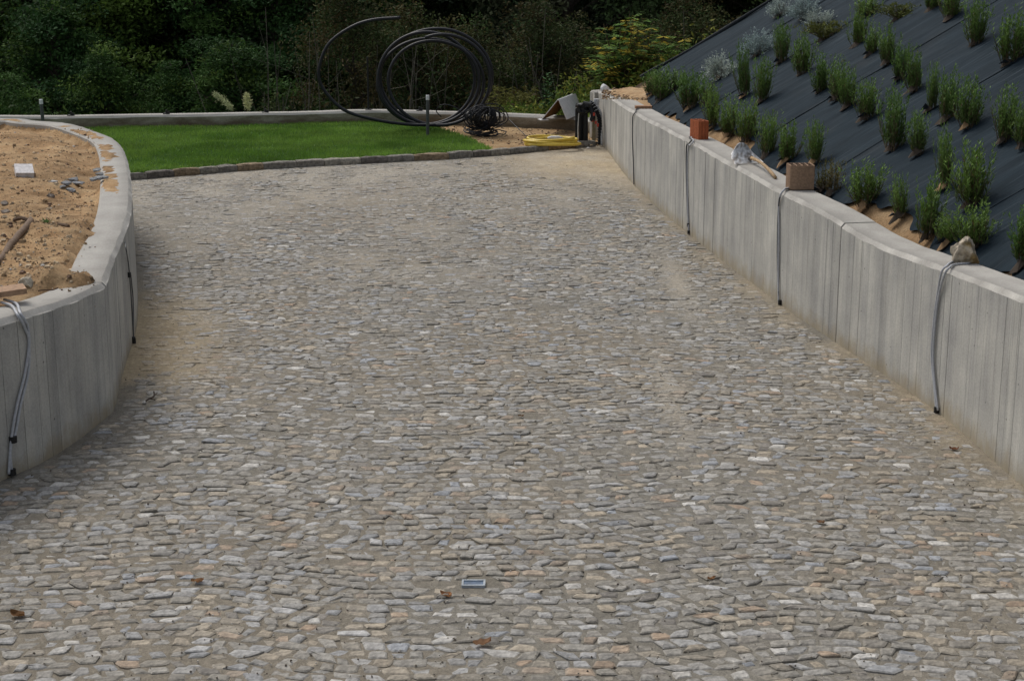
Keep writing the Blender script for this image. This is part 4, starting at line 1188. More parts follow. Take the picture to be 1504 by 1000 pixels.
# bollards with pale caps
for (foot, head, Y, lab) in (((628, 182.5), (628, 140), 25.75, 'thin dark bollard with white cap standing in front of the black pipe coil'), ((64, 183), (60, 146), 25.2, 'thin dark bollard with white cap at the far left, behind the raised bed')):
    A = aty(*foot, Y); A[2] = .06; B = aty(*head, Y); r = tag(empty('bollard', A), lab, 'bollard', 'dark bollards with white caps on the lawn')
    d = B - A; l = np.linalg.norm(d); d /= l
    m = MB(); m.tube([A, A + d * (l - .075)], .026, 14); put(m, 'post', M['grey_post'], r, smooth=False)
    m = MB(); m.tube([A + d * (l - .075), A + d * (l - .008), A + d * l], [.028, .028, .022], 14); put(m, 'cap', M['white'], r)
# fence foot plates on the low wall, one with its post
fence_spots = [(111, 167, 'small dark post foot on the low wall, farthest left'), (251, 164, 'small dark post foot on the low wall, second from the left'), (396, 161, 'small dark post foot on the low wall, just right of the pale plumes'), (620, 155, 'small dark post foot on the low wall behind the bollard with the pipe coil')]
for (px, py, lab) in fence_spots:
    p = un(px, py, .27); x = p[0]; y = bw_y(x) + .14; r = tag(empty('post_foot', (x, y, .27)), lab, 'post foot', 'post feet bolted on the low wall')
    m = MB(); m.box((x, y, .276), (.10, .10, .012)); put(m, 'base_plate', M['tape'], r); m = MB(); m.tube([(x, y, .27), (x, y, .335)], .016, 8); m.box((x + .03, y - .02, .30), (.05, .012, .035)); put(m, 'stub', M['tape'], r)
p = un(545, 157, .27); x = p[0]; y = bw_y(x) + .14; r = tag(empty('fence_post', (x, y, .27)), 'thin black metal post standing on the low wall left of the pipe coil', 'post')
m = MB(); m.tube([(x, y, .27), (x, y, aty(545, 84, y)[2])], .016, 8); put(m, 'pole', M['tape'], r); m = MB(); m.box((x, y, .276), (.10, .10, .012)); put(m, 'base_plate', M['tape'], r)

# folded board on the low wall
N = aty(820, 147, 26.15); Lb = aty(796, 167, 26.15); Rb = aty(832, 168, 26.15); back = np.array((.30, 1.0, 0))
Lb[2] = Rb[2] = .285
def sheet(name, a, b, d, mat_out, mat_in, parent, th=.012):
    n = np.cross(b - a, d); n /= np.linalg.norm(n); 
    if n[2] < 0: n = -n
    q = [a, b, b + d, a + d]; m = MB(); m.add(q + [v + n * th for v in q], [(0, 1, 2, 3), (4, 5, 6, 7), (0, 1, 5, 4), (1, 2, 6, 5), (2, 3, 7, 6), (3, 0, 4, 7)])
    o = put(m, name, mat_out, parent); o.data.materials.append(mat_in); o.data.polygons[0].material_index = 1; return o
r = tag(empty('folded_board', (*((Lb + Rb) / 2)[:2], .27)), 'folded white board with brown underside, standing like a tent on the low wall', 'board')
sheet('board_panel', N, Rb, back, M['white'], M['card'], r); sheet('board_panel', N + (-.004, 0, 0), Lb, back * .9, M['white'], M['card'], r)
m = MB(); m.box((Lb[0] + .02, 26.22, .281), (.13, .16, .012), rotz(.3)); put(m, 'board_flap', M['white'], r)

# black service pipes in the corner
jc = np.array((1.02, 25.0, 0)); rs = np.random.RandomState(31)
bun = tag(empty('black_conduit_bundle', aty(853, 212, 25.0) * (1, 1, 0)), 'bundle of upright black plastic ducts with drooping tangled tops in the wall corner', 'ducts')
for (px, w, top) in ((846.5, .022, 160), (853, .036, 163), (860.5, .036, 166), (857, .03, 160)):
    Y = 25.0 + rs.uniform(-.04, .08); A = aty(px, 210, Y); A[2] = 0; B = aty(px + rs.uniform(-.5, .5), top, Y); m = MB()
    z = np.linspace(0, 1, 24); m.tube([A * (1 - s) + B * s for s in z], w, 10); put(m, 'duct', M['black_duct'], bun)
m = MB()
for i in range(16):
    s = aty(rs.uniform(845, 866), rs.uniform(152, 166), 25 + rs.uniform(-.12, .12)); e = s + rs.normal(0, .05, 3) + (.03, 0, -.02)
    m.tube([s, (s + e) / 2 + rs.normal(0, .025, 3), e], rs.uniform(.015, .034), 8); 
    q = (s + e) / 2; m.box(q, rs.uniform(.03, .08, 3), rotz(rs.uniform(0, 3)) @ rotx(rs.uniform(0, 3)))
m.tube(smooth3([aty(858, 155, 25), aty(866, 158, 24.95), aty(871, 170, 24.9), aty(869, 178, 24.9)], 5), .04, 10)
put(m, 'duct_fittings', M['black_duct'], bun)['kind'] = 'stuff'
m = MB(); m.tube(smooth3([aty(848.5, 208, 24.93), aty(849, 185, 24.93), aty(850.5, 165, 24.95), aty(853, 157, 24.95)], 6), .008, 6); put(m, 'grey_wire', M['pvc'], bun)
cor = tag(empty('corrugated_duct', aty(880, 212, 25.05) * (1, 1, 0)), 'dark corrugated duct with pale rings and red ends bending down beside the stake', 'duct')
Pc = smooth3([aty(866, 150, 25), aty(871, 154, 24.97), aty(876, 163, 24.95), aty(880, 174, 24.95), aty(881, 192, 24.97), aty(881, 211, 25.0)], 14)
rr = .030 + .006 * np.sign(np.sin(np.arange(len(Pc)) * 2.1)); m = MB(); m.tube(Pc, rr, 10); put(m, 'duct_body', M['black_duct'], cor)
for k in (4, 9, 14, 20, 26):
    m = MB(); m.tube([Pc[k], Pc[k] + (Pc[k + 1] - Pc[k]) * .9], .039, 10); put(m, 'pale_ring', M['pvc'], cor)
for (px, py) in ((872, 168), (875, 180), (878, 184), (870, 177)):
    m = MB(); m.box(aty(px, py, 24.88), (.035, .03, .045), rotz(px)); put(m, 'red_cap', M['red'], cor)
gp = tag(empty('grey_drain_pipe', aty(884, 214, 24.95) * (1, 1, 0)), 'light grey plastic pipe and socket standing against the end of the right wall', 'pipe')
m = MB(); m.tube(smooth3([aty(877, 156, 25.0), aty(879, 160, 25.0), aty(882.5, 166, 24.98), aty(883, 180, 24.97), aty(884, 214, 24.95)], 7), .017, 10); put(m, 'pipe', M['pvc'], gp, smooth=True)
m = MB(); A = aty(876, 160, 25.1); m.tube([A, A + (0, 0, .10), A + (0, 0, .102), A + (0, 0, .15)], [.038, .038, .045, .045], 12); put(m, 'socket', M['pvc'], gp)
A = aty(872, 208, 25.2); A[2] = .0
m = MB(); m.box(A + (0, 0, .22), (.055, .03, .44), None, (.30, .26, .17)); tag(put(m, 'wooden_stake', M['wood'], None, A), 'taller pale wooden stake standing beside the black ducts', 'stake', 'wooden stakes in the wall corner')
m = MB(); m.box(A + (.085, .03, .17), (.04, .03, .36), None, (.26, .22, .14)); tag(put(m, 'wooden_stake', M['wood'], None, A + (.085, .03, 0)), 'shorter wooden stake between the taller stake and the right wall', 'stake', 'wooden stakes in the wall corner')

# ================================================================== THINGS ON THE RIGHT WALL
def top_at(px, py, h=None):
    z = 1.0
    for _ in range(6): p = un(px, py, z); z = float(rw_h(p[1]))
    return un(px, py, z)
def rock_mesh(name, c, size, mat, seed, cols, label, cat, rough=.28, sub=3, group=None, parent=None, rz=None):
    rs = np.random.RandomState(seed); import bmesh
    bm = bmesh.new(); bmesh.ops.create_icosphere(bm, subdivisions=sub, radius=.5)
    V = np.array([v.co[:] for v in bm.verts]); Fk = [[v.index for v in f.verts] for f in bm.faces]; bm.free()
    for k in range(9):                         # flat facets knocked off the lump
        n = rs.normal(0, 1, 3); n /= np.linalg.norm(n); d = rs.uniform(.26, .42); s = V @ n; V = V - np.outer(np.maximum(0, s - d), n) * .92
    V *= 1 + rough * (fbm(V[:, 0] * 5 + 9 + seed, V[:, 1] * 5 + V[:, 2] * 3 + 9, seed) - .5)[:, None]
    V += (fbm(V[:, 0] * 16 + 40, V[:, 1] * 16 + V[:, 2] * 9 + 40, seed + 3) - .5)[:, None] * V * rough * .5
    V = V * np.array(size); V[:, 2] = np.maximum(V[:, 2], -.36 * size[2]); V[:, 2] -= V[:, 2].min()
    V = V @ rotz(rs.uniform(0, 6) if rz is None else rz).T
    t = fbm(V[:, 0] / size[0] * 5 + 20, V[:, 2] / size[2] * 5 + V[:, 1] / size[1] * 3 + 20, seed + 7)[:, None]
    C = np.array(cols[0]) * (1 - sstep(.35, .65, t)) + np.array(cols[1]) * sstep(.35, .65, t)
    o = build(name, V, Fk, mat, parent, C, None, False, np.array(c) - (wsum(parent) if parent else 0))
    if label: tag(o, label, cat, group)
    return o
c = top_at(1421, 388); 
import bmesh
o = rock_mesh('rock', c + (0, .04, -.004), (.225, .20, .25), M['rock'], 12, ((.47, .41, .32), (.24, .17, .075)), 'rough pointed brown and cream rock weighting the grey cables on the right wall', 'rock', .5, 4, rz=.6)
co = np.array([v.co[:] for v in o.data.vertices]); k = 1.12 - .38 * (co[:, 2] / .25)       # narrows to a blunt peak
for v, q in zip(o.data.vertices, k): v.co.x *= q; v.co.y *= q
def hollow_block(name, c, size, nx, ny, rz, col, holecol, label, cat, rib=.004):
    """clay block: solid and empty cells in plan, extruded; ribbed outer faces"""
    w, d, h = size; xs = np.linspace(-w / 2, w / 2, nx * 2 + 2); ys = np.linspace(-d / 2, d / 2, ny * 2 + 2)
    # thin webs, wide holes
    def spread(n, L):
        web = L * .22 / (n + 1); hole = (L - web * (n + 1)) / n; e = [-L / 2]
        for i in range(n): e += [e[-1] + web, e[-1] + web + hole]
        e.append(e[-1] + web); return np.array(e)
    xs = spread(nx, w); ys = spread(ny, d); m = MB(); R_ = rotz(rz)
    solid = np.array([[not (i % 2 == 1 and j % 2 == 1) for i in range(len(xs) - 1)] for j in range(len(ys) - 1)])
    rs = np.random.RandomState(int(abs(c[0] * 1000)) % 999)
    def q(pts, cc): m.add((np.array(pts, float) @ R_.T) + c, [(0, 1, 2, 3)], np.array(cc) * rs.uniform(.9, 1.1))
    for j in range(solid.shape[0]):
        for i in range(solid.shape[1]):
            x0, x1, y0, y1 = xs[i], xs[i + 1], ys[j], ys[j + 1]
            if solid[j, i]:
                q([(x0, y0, h), (x1, y0, h), (x1, y1, h), (x0, y1, h)], np.array(col) * 1.05); q([(x0, y0, 0), (x0, y1, 0), (x1, y1, 0), (x1, y0, 0)], col)
            else:
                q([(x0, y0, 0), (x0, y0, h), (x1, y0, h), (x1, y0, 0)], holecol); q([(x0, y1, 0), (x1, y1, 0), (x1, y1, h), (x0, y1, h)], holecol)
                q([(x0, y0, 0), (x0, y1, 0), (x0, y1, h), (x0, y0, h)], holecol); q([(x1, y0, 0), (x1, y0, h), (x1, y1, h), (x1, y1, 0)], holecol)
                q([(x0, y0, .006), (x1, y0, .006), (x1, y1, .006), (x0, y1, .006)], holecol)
    def face(a, b, nr, out):                    # ribbed side from a to b
        a = np.array(a); b = np.array(b); out = np.array(out)
        t = np.linspace(0, 1, nr * 4 + 1); 
        for k in range(len(t) - 1):
            o0 = rib * (k % 4 in (1, 2)) ; o1 = rib * ((k + 1) % 4 in (1, 2, )) if (k + 1) < len(t) - 1 else 0
            p0 = a + (b - a) * t[k] + out * (rib if 0 < k % 4 < 3 else 0) ; p1 = a + (b - a) * t[k + 1] + out * (rib if 0 < (k + 1) % 4 < 3 else 0)
            f = .72 if k % 4 in (0, 3) and nr > 1 else 1.0
            q([(p0[0], p0[1], 0), (p1[0], p1[1], 0), (p1[0], p1[1], h), (p0[0], p0[1], h)], np.array(col) * f)
    face((-w / 2, -d / 2), (w / 2, -d / 2), 3 if nx < 4 else 1, (0, -1)); face((w / 2, -d / 2), (w / 2, d / 2), 5, (1, 0)); face((w / 2, d / 2), (-w / 2, d / 2), 5, (0, 1)); face((-w / 2, d / 2), (-w / 2, -d / 2), 5, (-1, 0))
    o = put(m, name, M['brick'], None, c); return tag(o, label, cat)
c = top_at(1160, 279.5); c = c + rotz(.05) @ np.array((.1075, .085, 0))
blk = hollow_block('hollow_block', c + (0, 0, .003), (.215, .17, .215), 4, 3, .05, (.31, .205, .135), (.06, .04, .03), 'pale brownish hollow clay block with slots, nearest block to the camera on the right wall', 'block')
c = top_at(1026, 206); c = c + rotz(.30) @ np.array((.058, .12, 0))
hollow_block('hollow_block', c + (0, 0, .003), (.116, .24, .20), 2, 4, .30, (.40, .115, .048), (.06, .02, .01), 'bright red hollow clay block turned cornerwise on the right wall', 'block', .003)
c = top_at(945, 160); m = MB(); rs = np.random.RandomState(3)
m.box(c + (0, 0, .022), (.22, .11, .036), rotz(.05), (.30, .17, .10)); tag(put(m, 'flat_tile', M['brick'], None, c), 'flat broken reddish tile lying across the far part of the right wall', 'tile')
rock_mesh('white_lump', top_at(889, 135) + (0, .05, -.004), (.17, .14, .15), M['white'], 44, ((.6, .6, .6), (.5, .52, .52)), 'crumpled whitish lump at the far end of the right wall', 'lump', .5)
# loose sand at the far end of the wall top
xs_ = np.arange(1.18, 2.7, .03); ys_ = np.arange(22.6, 25.68, .03); X, Y = np.meshgrid(xs_, ys_)
Hh = np.array(rw_h(Y)) + .012 + .06 * (fbm(X * 3, Y * 3, 151) - .5) + .05 * sstep(1.5, 1.9, X) + .03 * (fbm(X * 9, Y * 9, 155) - .5) - .10 * sstep(1.56, 1.36, X) * sstep(25.2, 24.2, Y) - .08 * sstep(24.4, 22.8, Y) - .06 * sstep(1.32, 1.22, X)
kp = (X > rw_x(Y) + .05)
F = grid_faces(len(xs_), len(ys_)); kf = kp.ravel()[F].all(1); used = np.zeros(X.size, bool); used[F[kf].ravel()] = True; remap = np.cumsum(used) - 1
tag(build('sand_bank', np.stack([X.ravel(), Y.ravel(), Hh.ravel()], 1)[used], remap[F[kf]], M['soil'], None, np.tile((1.05, 1.02, 1.0), (used.sum(), 1)), smooth=True), kind='structure')

# short mattock with broad worn blade
A = top_at(1080, 243); B = A + (.28, .13, .012); mid = (A + B) / 2; ex = (B - A); wd = np.linalg.norm(ex) * 1.06; ex /= np.linalg.norm(ex); ex[2] = 0
ez = np.array((0, 0, 1.0)); ey = np.cross(ez, ex)         # away from camera
r = tag(empty('hoe', (*mid[:2], A[2])), 'short wooden handled hoe with a worn grey rounded blade lying on the right wall', 'hoe')
V, C = [], []; nu, nv = 13, 8; rs = np.random.RandomState(9)
for j in range(nv):
    for i in range(nu):
        s = i / (nu - 1) * 2 - 1; t = j / (nv - 1)
        half = (wd / 2) * (1 - .42 * t ** 2); hgt = .215 * (1 - .40 * abs(s) ** 2.4)
        y = .10 * t + .06 * math.sin(t * 2.4) - .012 * s * s
        V.append(mid + ex * s * half + ey * y + ez * (t * hgt * .86 + .006)); k = rs.uniform(.6, 1.25); C.append(np.array((.60, .60, .60)) * k if (rs.rand() > .2) else (.22, .19, .16))
n0 = len(V); V2 = [v + ey * .008 for v in V]; Fb = grid_faces(nu, nv); Fk = [tuple(f) for f in Fb] + [tuple(f[::-1] + n0) for f in Fb]
edge = [j * nu for j in range(nv)] ; 
for lst in ([*range(nu)], [*range((nv - 1) * nu, nv * nu)], [j * nu for j in range(nv)], [j * nu + nu - 1 for j in range(nv)]):
    for a, b in zip(lst, lst[1:]): Fk.append((a, b, b + n0, a + n0))
m = MB(); m.add(V + V2, Fk, np.array(C + C)); put(m, 'blade', M['metal'], r, smooth=True)
hA = mid + ex * .03 + ez * .055 - ey * .0; hB = top_at(1139, 264) + (0, 0, .018)
m = MB(); t = np.linspace(0, 1, 10)[:, None]; m.tube(hA * (1 - t) + hB * t + np.array((0, 0, .03)) * np.sin(t * 3.14), np.interp(t[:, 0], [0, .3, .9, 1], [.019, .015, .017, .015]), 10, (.36, .25, .14)); put(m, 'handle', M['wood'], r, smooth=True)
m = MB(); m.tube([hA + ey * .03 - ez * .01, hA + ez * .002 - ey * .005], .024, 10, (.16, .14, .12)); put(m, 'socket', M['metal'], r)

# ------------------------------------------------------------------ cables hanging over the walls
def on_wall(P, u, side, out, z, H, T=None):
    L = arclen(P); e = .05; x = np.interp(u, L, P[:, 0]); y = np.interp(u, L, P[:, 1])
    tx = np.interp(u + e, L, P[:, 0]) - np.interp(u - e, L, P[:, 0]); ty = np.interp(u + e, L, P[:, 1]) - np.interp(u - e, L, P[:, 1]); l = math.hypot(tx, ty)
    n = np.array((-ty * side, tx * side)) / l; return np.array((x + n[0] * out, y + n[1] * out, z))
def px_on_wall(P, side, px, py, out):
    """the point of the wall face seen at a pixel: along the wall line, the height whose pixel matches"""
    L = arclen(P); best = None
    for u in np.arange(0, min(L[-1], 27), .03):
        p = on_wall(P, u, side, out, 0, 0)
        if p[1] < 5 or p[1] > 26: continue
        lo, hi = -.1, 1.3
        a = pr((p[0], p[1], lo)); b = pr((p[0], p[1], hi)); f = (py - a[1]) / (b[1] - a[1])
        if not -.05 < f < 1.05: continue
        x = a[0] + (b[0] - a[0]) * f; d = abs(x - px)
        vis_ok = side * 0 == 0
        if best is None or d < best[0] - 1e-6: best = (d, u, lo + (hi - lo) * f)
    return best[1], best[2]
def cable(P, side, pix, out, Hf, r, mat, name, parent, start=None):
    pts = [] if start is None else [np.array(q) for q in start]
    for k, (px, py) in enumerate(pix):
        u, z = px_on_wall(P, side, px, py, out); 
        q = on_wall(P, u, side, out + .012 * (k < 1), max(z, .012), 0)
        if k == 0 and start is not None:
            Hh_ = float(rw_h(q[1])) if Hf is not None else float(pw_h(q[1]))
            pts.append(on_wall(P, u, side, -.012, Hh_ + .013, 0)); q = on_wall(P, u, side, out + .006, Hh_ - .035, 0)
        pts.append(q)
    m = MB(); m.tube(smooth3(pts, 8), r, 8); return put(m, name, mat, parent, smooth=True)
def ring(parent, P, side, px, py, out, r, name='tie', mat=None, h=.02):
    u, z = px_on_wall(P, side, px, py, out); q = on_wall(P, u, side, out, max(z, .03), 0); m = MB(); m.tube([q - (0, 0, h), q + (0, 0, h)], r, 10); put(m, name, mat or M['tape'], parent)
RS, PS = 1, PSIDE * -1
RS = 1
def mid_out(P, side):                          # sanity: does +out leave the wall towards the paving?
    p = on_wall(P, arclen(P)[-1] * .5, side, .2, 0, 0); return p
if mid_out(RW, RS)[0] > rw_x(mid_out(RW, RS)[1]): RS = -1
q = on_wall(PW, nearest_u(PW, PW_b[10]), PS, .1, 0, 0)
if inside(PW_poly, np.array([q[0]]), np.array([q[1]]))[0]: PS = -PS
def over(px, py, bx, by, lift=.012):           # two points on the wall top leading to its edge
    a = top_at(px, py); b = top_at(bx, by); a[2] += lift; b[2] += lift; return [a, b]
r = tag(empty('cable_pair', un(1376, 605)), 'pair of light grey cables running from under the brown rock down the right wall', 'cables')
cable(RW, RS, [(1383, 408), (1376, 432), (1371, 470), (1369, 520), (1373, 570), (1376, 602)], .016, rw_h, .0078, M['cable'], 'cable', r, over(1420, 386, 1399, 387))
cable(RW, RS, [(1388, 408), (1380, 432), (1375, 470), (1372, 520), (1374, 560), (1377, 602)], .017, rw_h, .0078, M['cable'], 'cable', r, over(1424, 389, 1402, 391))
ring(r, RW, RS, 1376.5, 602, .016, .019, 'end_tape')
r = tag(empty('cable_pair', un(1145, 447)), 'grey cable hanging down the right wall from under the pale hollow block', 'cables')
cable(RW, RS, [(1148, 287), (1144.5, 298), (1143.5, 330), (1143.5, 380), (1144, 420), (1144.5, 445)], .013, rw_h, .009, M['cable'], 'cable', r, over(1166, 276.5, 1155, 279))
cable(RW, RS, [(1147, 291), (1143, 303), (1141.8, 335), (1142, 380), (1143, 420), (1144, 445)], .013, rw_h, .007, M['cable_dark'], 'cable', r, over(1165, 277.5, 1155, 280)); ring(r, RW, RS, 1144.5, 444, .014, .016, 'end_tape')
r = tag(empty('cable_pair', un(1012, 344)), 'pair of grey cables hanging from under the red hollow block', 'cables')
cable(RW, RS, [(1015, 206), (1011.5, 214), (1010, 240), (1010, 290), (1011, 342)], .013, rw_h, .008, M['cable'], 'cable', r, over(1023, 203, 1015, 203.5))
cable(RW, RS, [(1012, 206), (1008.5, 214), (1008, 240), (1009, 290), (1011, 342)], .013, rw_h, .008, M['cable_dark'], 'cable', r, over(1020, 203, 1012.5, 203)); ring(r, RW, RS, 1011, 341, .013, .015, 'end_tape'); ring(r, RW, RS, 1011, 330, .013, .015)
r = tag(empty('thin_cable', un(931, 272)), 'single thin dark cable hanging from under the flat broken tile', 'cable')
cable(RW, RS, [(931.5, 166), (929.5, 173), (929, 200), (930, 235), (931, 271)], .011, rw_h, .007, M['cable_dark'], 'cable', r, over(940, 160, 934, 163))

r = tag(empty('cable_pair', un(16, 700)), 'pair of light grey cables taped together down the near end of the left wall', 'cables')
zt = PW_H + .013
cable(PW, PS, [(37, 463), (41, 478), (44, 500), (41, 545), (31, 592), (21, 632), (16, 660), (16, 700)], .016, None, .0092, M['cable'], 'cable', r, [un(6, 440, zt), un(24, 446, zt)])
cable(PW, PS, [(30, 464), (37, 480), (41.5, 500), (36, 545), (27, 592), (18, 632), (14.5, 660), (15, 695)], .017, None, .0092, M['cable'], 'cable', r, [un(2, 444, zt), un(17, 449, zt)])
ring(r, PW, PS, 16.5, 643, .017, .025); ring(r, PW, PS, 16, 692, .017, .024)
r = tag(empty('dark_cable', un(198, 527)), 'knotted dark cable hanging down the round side of the left wall', 'cable')
cable(PW, PS, [(180, 336), (184, 356), (188, 380), (190, 402), (192, 430), (195, 480), (198, 524)], .012, None, .0048, M['cable_dark'], 'cable', r)
cable(PW, PS, [(190, 402), (194, 420), (195.5, 440), (196, 490), (198, 524)], .013, None, .0048, M['cable_dark'], 'cable', r)
ring(r, PW, PS, 190, 402, .013, .015, 'knot', None, .02); ring(r, PW, PS, 180, 336, .012, .013, 'knot', None, .012); ring(r, PW, PS, 196.5, 496, .013, .014, 'knot', None, .012); ring(r, PW, PS, 198, 523, .013, .017, 'end_tape')

# ================================================================== THINGS ON THE BED OF SOIL
def bed(px, py):
    z = .95
    for _ in range(5): p = un(px, py, z); z = bed_z(p)
    return np.array((p[0], p[1], z))
c = bed(36, 260); m = MB(); Rr_ = rotz(.25) @ rotx(.10)
m.box(c + (0, .0, .055), (.17, .20, .055), rotz(.35) @ rotx(.32) @ roty(.06), (.60, .58, .57)); m.box(c + (.03, .02, .012), (.13, .15, .05), rotz(.35), (.24, .15, .09)); tag(put(m, 'white_block', M['attr'], None, c), 'square whitish block lying on the sandy soil of the raised bed', 'block')
rs = np.random.RandomState(14); spots = [(98, 270, .13), (108, 264, .12), (104, 277, .12), (113, 272, .11), (92, 273, .09), (118, 267, .10), (106, 282, .10), (78, 268, .10)]
names = ['leftmost grey slate piece but one in the heap on the soil', 'grey slate piece at the back of the heap on the soil', 'grey slate piece in the middle front of the heap on the soil', 'large tilted grey slate piece right of centre in the heap on the soil', 'thin grey slate chip at the left edge of the heap on the soil', 'grey slate piece at the right edge of the heap on the soil', 'grey slate piece lying foremost in the heap on the soil', 'pale grey stone by itself just left of the slate heap']
for (px, py, s), lab in zip(spots, names):
    c = bed(px, py); rock_mesh('slate_piece', c + (0, 0, -.006), (s * 1.35, s * 1.0, s * .42), M['rock'], int(px * 3 + py), ((.26, .27, .28), (.15, .155, .16)) if px != 78 else ((.42, .42, .41), (.33, .33, .33)), lab, 'stone', .6, 1, 'grey stones heaped on the soil bed')
for (px, py, lab) in ((147, 258, 'thin slate flake, rearmost on top of the left wall'), (144, 264, 'thin slate flake in the middle of those on top of the left wall'), (150, 263, 'thin slate flake, rightmost on top of the left wall'), (138, 266, 'thin slate flake, leftmost on top of the left wall'), (143, 252, 'small slate flake behind the others on top of the left wall')):
    c = un(px, py, 1.0); rock_mesh('slate_flake', c + (0, 0, -.004), (.16, .10, .05), M['rock'], int(px * 5 + py), ((.27, .28, .28), (.17, .17, .17)), lab, 'stone', .5, 1, 'slate flakes on top of the left wall')
for (px, py, lab) in ((7, 300, 'dark flat stone at the left picture edge on the soil'), (8, 313, 'dark stone in front of the flat one at the left picture edge'), (75, 290, 'small dark stone alone on the soil below the slate heap'), (40, 427, 'cream stone lying behind the end of the plank')):
    c = bed(px, py); big_ = px == 40; rock_mesh('loose_stone', c + (0, 0, -.008), (.15, .11, .09) if big_ else (.11, .08, .05), M['rock'], int(px * 7 + py), ((.42, .38, .30), (.30, .26, .20)) if big_ else ((.12, .10, .09), (.20, .17, .14)), lab, 'stone', .4, 2)
A = bed(-6, 388); B = bed(46, 328); m = MB(); t = np.linspace(0, 1, 9)[:, None]
m.tube(A * (1 - t) + B * t + np.array((0, 0, .028)) + np.random.RandomState(2).normal(0, .004, (9, 3)), .027, 8, (.15, .10, .065)); tag(put(m, 'wooden_pole', M['wood'], None, A, smooth=True), 'brown wooden pole lying slantwise on the soil at the left picture edge', 'pole')
A = bed(21, 327); B = bed(41, 326); m = MB(); m.tube(smooth3([A + (0, 0, .02), (A + B) / 2 + (0, 0, .035), B + (0, 0, .015)], 4), .016, 6, (.11, .07, .045)); tag(put(m, 'bark_strip', M['wood'], None, A), 'curved dark bark strip by the upper end of the brown pole', 'bark')
A = bed(86, 331); B = bed(101, 334); m = MB(); m.tube([A + (0, 0, .01), B + (0, 0, .012)], .013, 6, (.10, .065, .04)); tag(put(m, 'bark_strip', M['wood'], None, A), 'short dark stick on the soil beside the clean top of the left wall', 'bark')
c = un(8, 434, 1.03); m = MB(); m.box(c + (-.09, .0, .014), (.42, .17, .035), rotz(.42) @ roty(-.06), (.33, .21, .13)); tag(put(m, 'plank', M['wood'], None, c), 'reddish brown plank end lying over the cables on the left wall', 'plank')
m = MB(); m.tube(smooth3([un(56, 427, 1.02), un(66, 426, 1.015), un(76, 426, 1.012), un(85, 423, 1.02)], 5), .004, 5, (.09, .05, .035)); tag(put(m, 'twig', M['wood']), 'thin dark twig on the near top of the left wall', 'twig')
c = bed(68, 328); LV = []; rs = np.random.RandomState(3)
for i in range(16):
    a = rs.uniform(0, 6.28); l = np.array((math.cos(a), math.sin(a), rs.uniform(.2, .8))); b = np.cross(l, (0, 0, 1.0)); b /= np.linalg.norm(b); LV.append(quads_from((c + l * .025)[None], (l * .03)[None], (b * .01)[None])[0])
v = np.vstack(LV); tag(build('seedling', v - c, np.arange(len(v)).reshape(-1, 4), M['leaf'], None, np.tile((.07, .13, .03), (len(v), 1)), loc=c), 'tiny green weed on the bare soil', 'weed')
# litter scraps and pebbles on the soil: nobody could count them
m = MB(); rs = np.random.RandomState(41)
PC = np.array([un(rs.uniform(-5, 140), rs.uniform(192, 425), .96) for i in range(2300)])
PC = PC[inside(PW_poly, PC[:, 0], PC[:, 1])]
dc = dist_poly(PW[::2], PC[:, 0], PC[:, 1]); PC[:, 2] = bed_h(PC[:, 0], PC[:, 1], dc)
cap_y = un(0, 300, 1.0)[1]
oncap = (dc < PW_T) & ((PC[:, 1] > cap_y) | (rs.rand(len(PC)) < .12)); PC[oncap, 2] = np.maximum(PC[oncap, 2], pw_h(PC[oncap, 1]) + .001)
for p in PC:
    z = p[2]; s = rs.uniform(.004, .012) * (2.6 if rs.rand() < .13 else 1)
    col = [(.30, .21, .12), (.42, .33, .22), (.14, .09, .06), (.52, .49, .44)][rs.choice(4, p=[.5, .34, .12, .04])]
    m.box((p[0], p[1], z + s * .2), (s * rs.uniform(.8, 2), s * rs.uniform(.8, 1.4), s * .8), rotz(rs.uniform(0, 3)) @ rotx(rs.normal(0, .4)), col, .6)
tag(put(m, 'soil_crumbs', M['rock']), 'crumbs and pebbles on the soil', None, None, 'stuff')
m = MB()
for i in range(700):
    if i < 350: p = un(rs.uniform(885, 955), rs.uniform(126, 152), .84); z = float(rw_h(p[1])) + .02
    else: p = un(rs.uniform(640, 880), rs.uniform(184, 214), .06); z = .065
    s = rs.uniform(.010, .028); col = [(.32, .22, .12), (.40, .31, .2), (.13, .08, .05), (.2, .13, .08)][rs.choice(4)]
    m.box((p[0], p[1], z), (s * 1.6, s, s * .7), rotz(rs.uniform(0, 3)) @ rotx(rs.normal(0, .5)), col, .6)
tag(put(m, 'sand_crumbs', M['rock']), 'crumbs on the bare sand', None, None, 'stuff')

# ================================================================== SMALL THINGS ON THE PAVING
c = un(695.5, 859); r = tag(empty('ground_light', (c[0], c[1], 0)), 'small blue grey glass plate with a pale metal rim set in the paving', 'ground light')
m = MB(); w, d = .122, .080; x, y = c[:2]
def frame_box(x0, x1, y0, y1, z0, z1): m.box(((x0 + x1) / 2, (y0 + y1) / 2, (z0 + z1) / 2), (x1 - x0, y1 - y0, z1 - z0), None, (.34, .37, .39))
frame_box(x - w / 2, x + w / 2, y - d / 2, y - d / 2 + .012, -.03, .016); frame_box(x - w / 2, x + w / 2, y + d / 2 - .012, y + d / 2, -.03, .016)
frame_box(x - w / 2, x - w / 2 + .010, y - d / 2 + .0121, y + d / 2 - .0121, -.03, .0158); frame_box(x + w / 2 - .010, x + w / 2, y - d / 2 + .0121, y + d / 2 - .0121, -.03, .0158)
put(m, 'rim', M['attr'], r)
m = MB(); m.box((x, y, -.006), (w - .0205, d - .0245, .034), None, (.075, .11, .17)); o = put(m, 'pane', M['attr'], r)
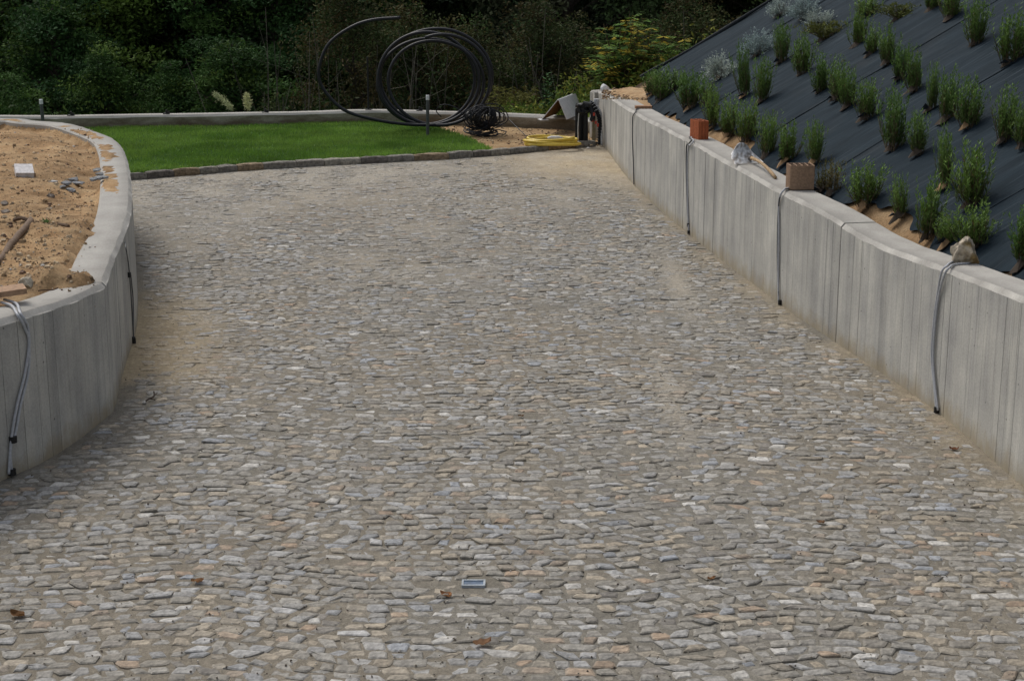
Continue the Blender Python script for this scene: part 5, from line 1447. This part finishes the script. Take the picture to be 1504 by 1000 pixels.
gl = m_plain('blue glass plate', (.075, .115, .175), .25, .5, 22, .5, .15); o.data.materials.clear(); o.data.materials.append(gl)
def dead_leaf(px, py, s, col, lab, seed, rz):
    rs = np.random.RandomState(seed); c = un(px, py, .007); V = []
    for j in range(4):
        for i in range(7):
            u = i / 6 * 2 - 1; v = j / 3 * 2 - 1; w = (1 - abs(u) ** 2.2) * .5 + .03
            V.append((u * s * .6, v * w * s * .7, .004 + .35 * s * (v * v * .6 + u * u * .45 * rs.uniform(.6, 1.4)) + rs.normal(0, .003)))
    V = np.array(V) @ rotz(rz).T
    tag(build('dead_leaf', V, grid_faces(7, 4), M['leaf'], None, np.tile(col, (28, 1)) * rs.uniform(.55, 1.1, (28, 1)), None, True, c), lab, 'leaf', 'dead leaves fallen on the paving')
for i, (px, py, s, col, lab) in enumerate([
    (290, 855, .055, (.34, .19, .10), 'orange brown dead leaf left of the glass plate, on pale stones'),
    (26, 905, .075, (.22, .11, .05), 'large dark brown dead leaf near the lower left corner'),
    (655, 875, .06, (.32, .17, .09), 'curled brown dead leaf just left of the blue glass plate'),
    (708, 947, .075, (.36, .22, .14), 'long orange brown dead leaf below the blue glass plate'),
    (1045, 851, .04, (.30, .17, .09), 'small brown dead leaf right of the middle of the near paving'),
    (40, 684, .045, (.28, .14, .07), 'reddish dead leaf at the foot of the left wall'),
    (1401, 661, .05, (.30, .14, .08), 'red brown dead leaf near the foot of the right wall, below the cable end'),
    (765, 612, .035, (.30, .18, .1), 'small brown dead leaf in the middle of the paving'),
    (1205, 768, .04, (.25, .15, .09), 'small dark dead leaf on the right half of the near paving')]):
    dead_leaf(px, py, s, col, lab, i, R.uniform(-.6, .6))
m = MB(); m.tube(smooth3([un(210, 592, .012), un(218, 586, .022), un(226, 582, .03), un(226, 575, .05)], 5), .006, 5, (.07, .05, .04)); m.tube([un(219, 585, .02), un(228, 587, .02)], .004, 5, (.07, .05, .04)); m.tube([un(224, 583, .03), un(231, 577, .035)], .004, 5, (.08, .06, .04))
tag(put(m, 'twig', M['wood']), 'small dark forked twig on the tan sand near the left wall', 'twig')
rock_mesh('pebble', un(212, 593, .004), (.04, .035, .03), M['rock'], 91, ((.6, .58, .54), (.5, .48, .44)), 'white pebble beside the forked twig', 'pebble', .3, 2)
rock_mesh('pebble', un(864, 219, .004), (.07, .06, .045), M['rock'], 92, ((.62, .6, .57), (.5, .48, .44)), 'white pebble in front of the kerb below the black ducts', 'pebble', .3, 2)
# grit on the paving
m = MB(); rs = np.random.RandomState(51)
PC = np.array([un(rs.uniform(0, 1504), 330 + 670 * rs.rand() ** .8) for i in range(1600)])
PC = PC[~inside(PW_poly, PC[:, 0], PC[:, 1]) & (PC[:, 0] < rw_x(PC[:, 1]) - .03) & (PC[:, 1] < 22)]
for p in PC:
    s = rs.uniform(.003, .008); col = [(.30, .27, .22), (.45, .42, .37), (.12, .10, .08)][rs.choice(3, p=[.5, .25, .25])]
    m.box((p[0], p[1], .012), (s * 1.5, s, s), rotz(rs.uniform(0, 3)), col, .6)
m.v = m.v; tag(put(m, 'grit', M['rock']), 'loose grit on the paving', None, None, 'stuff')
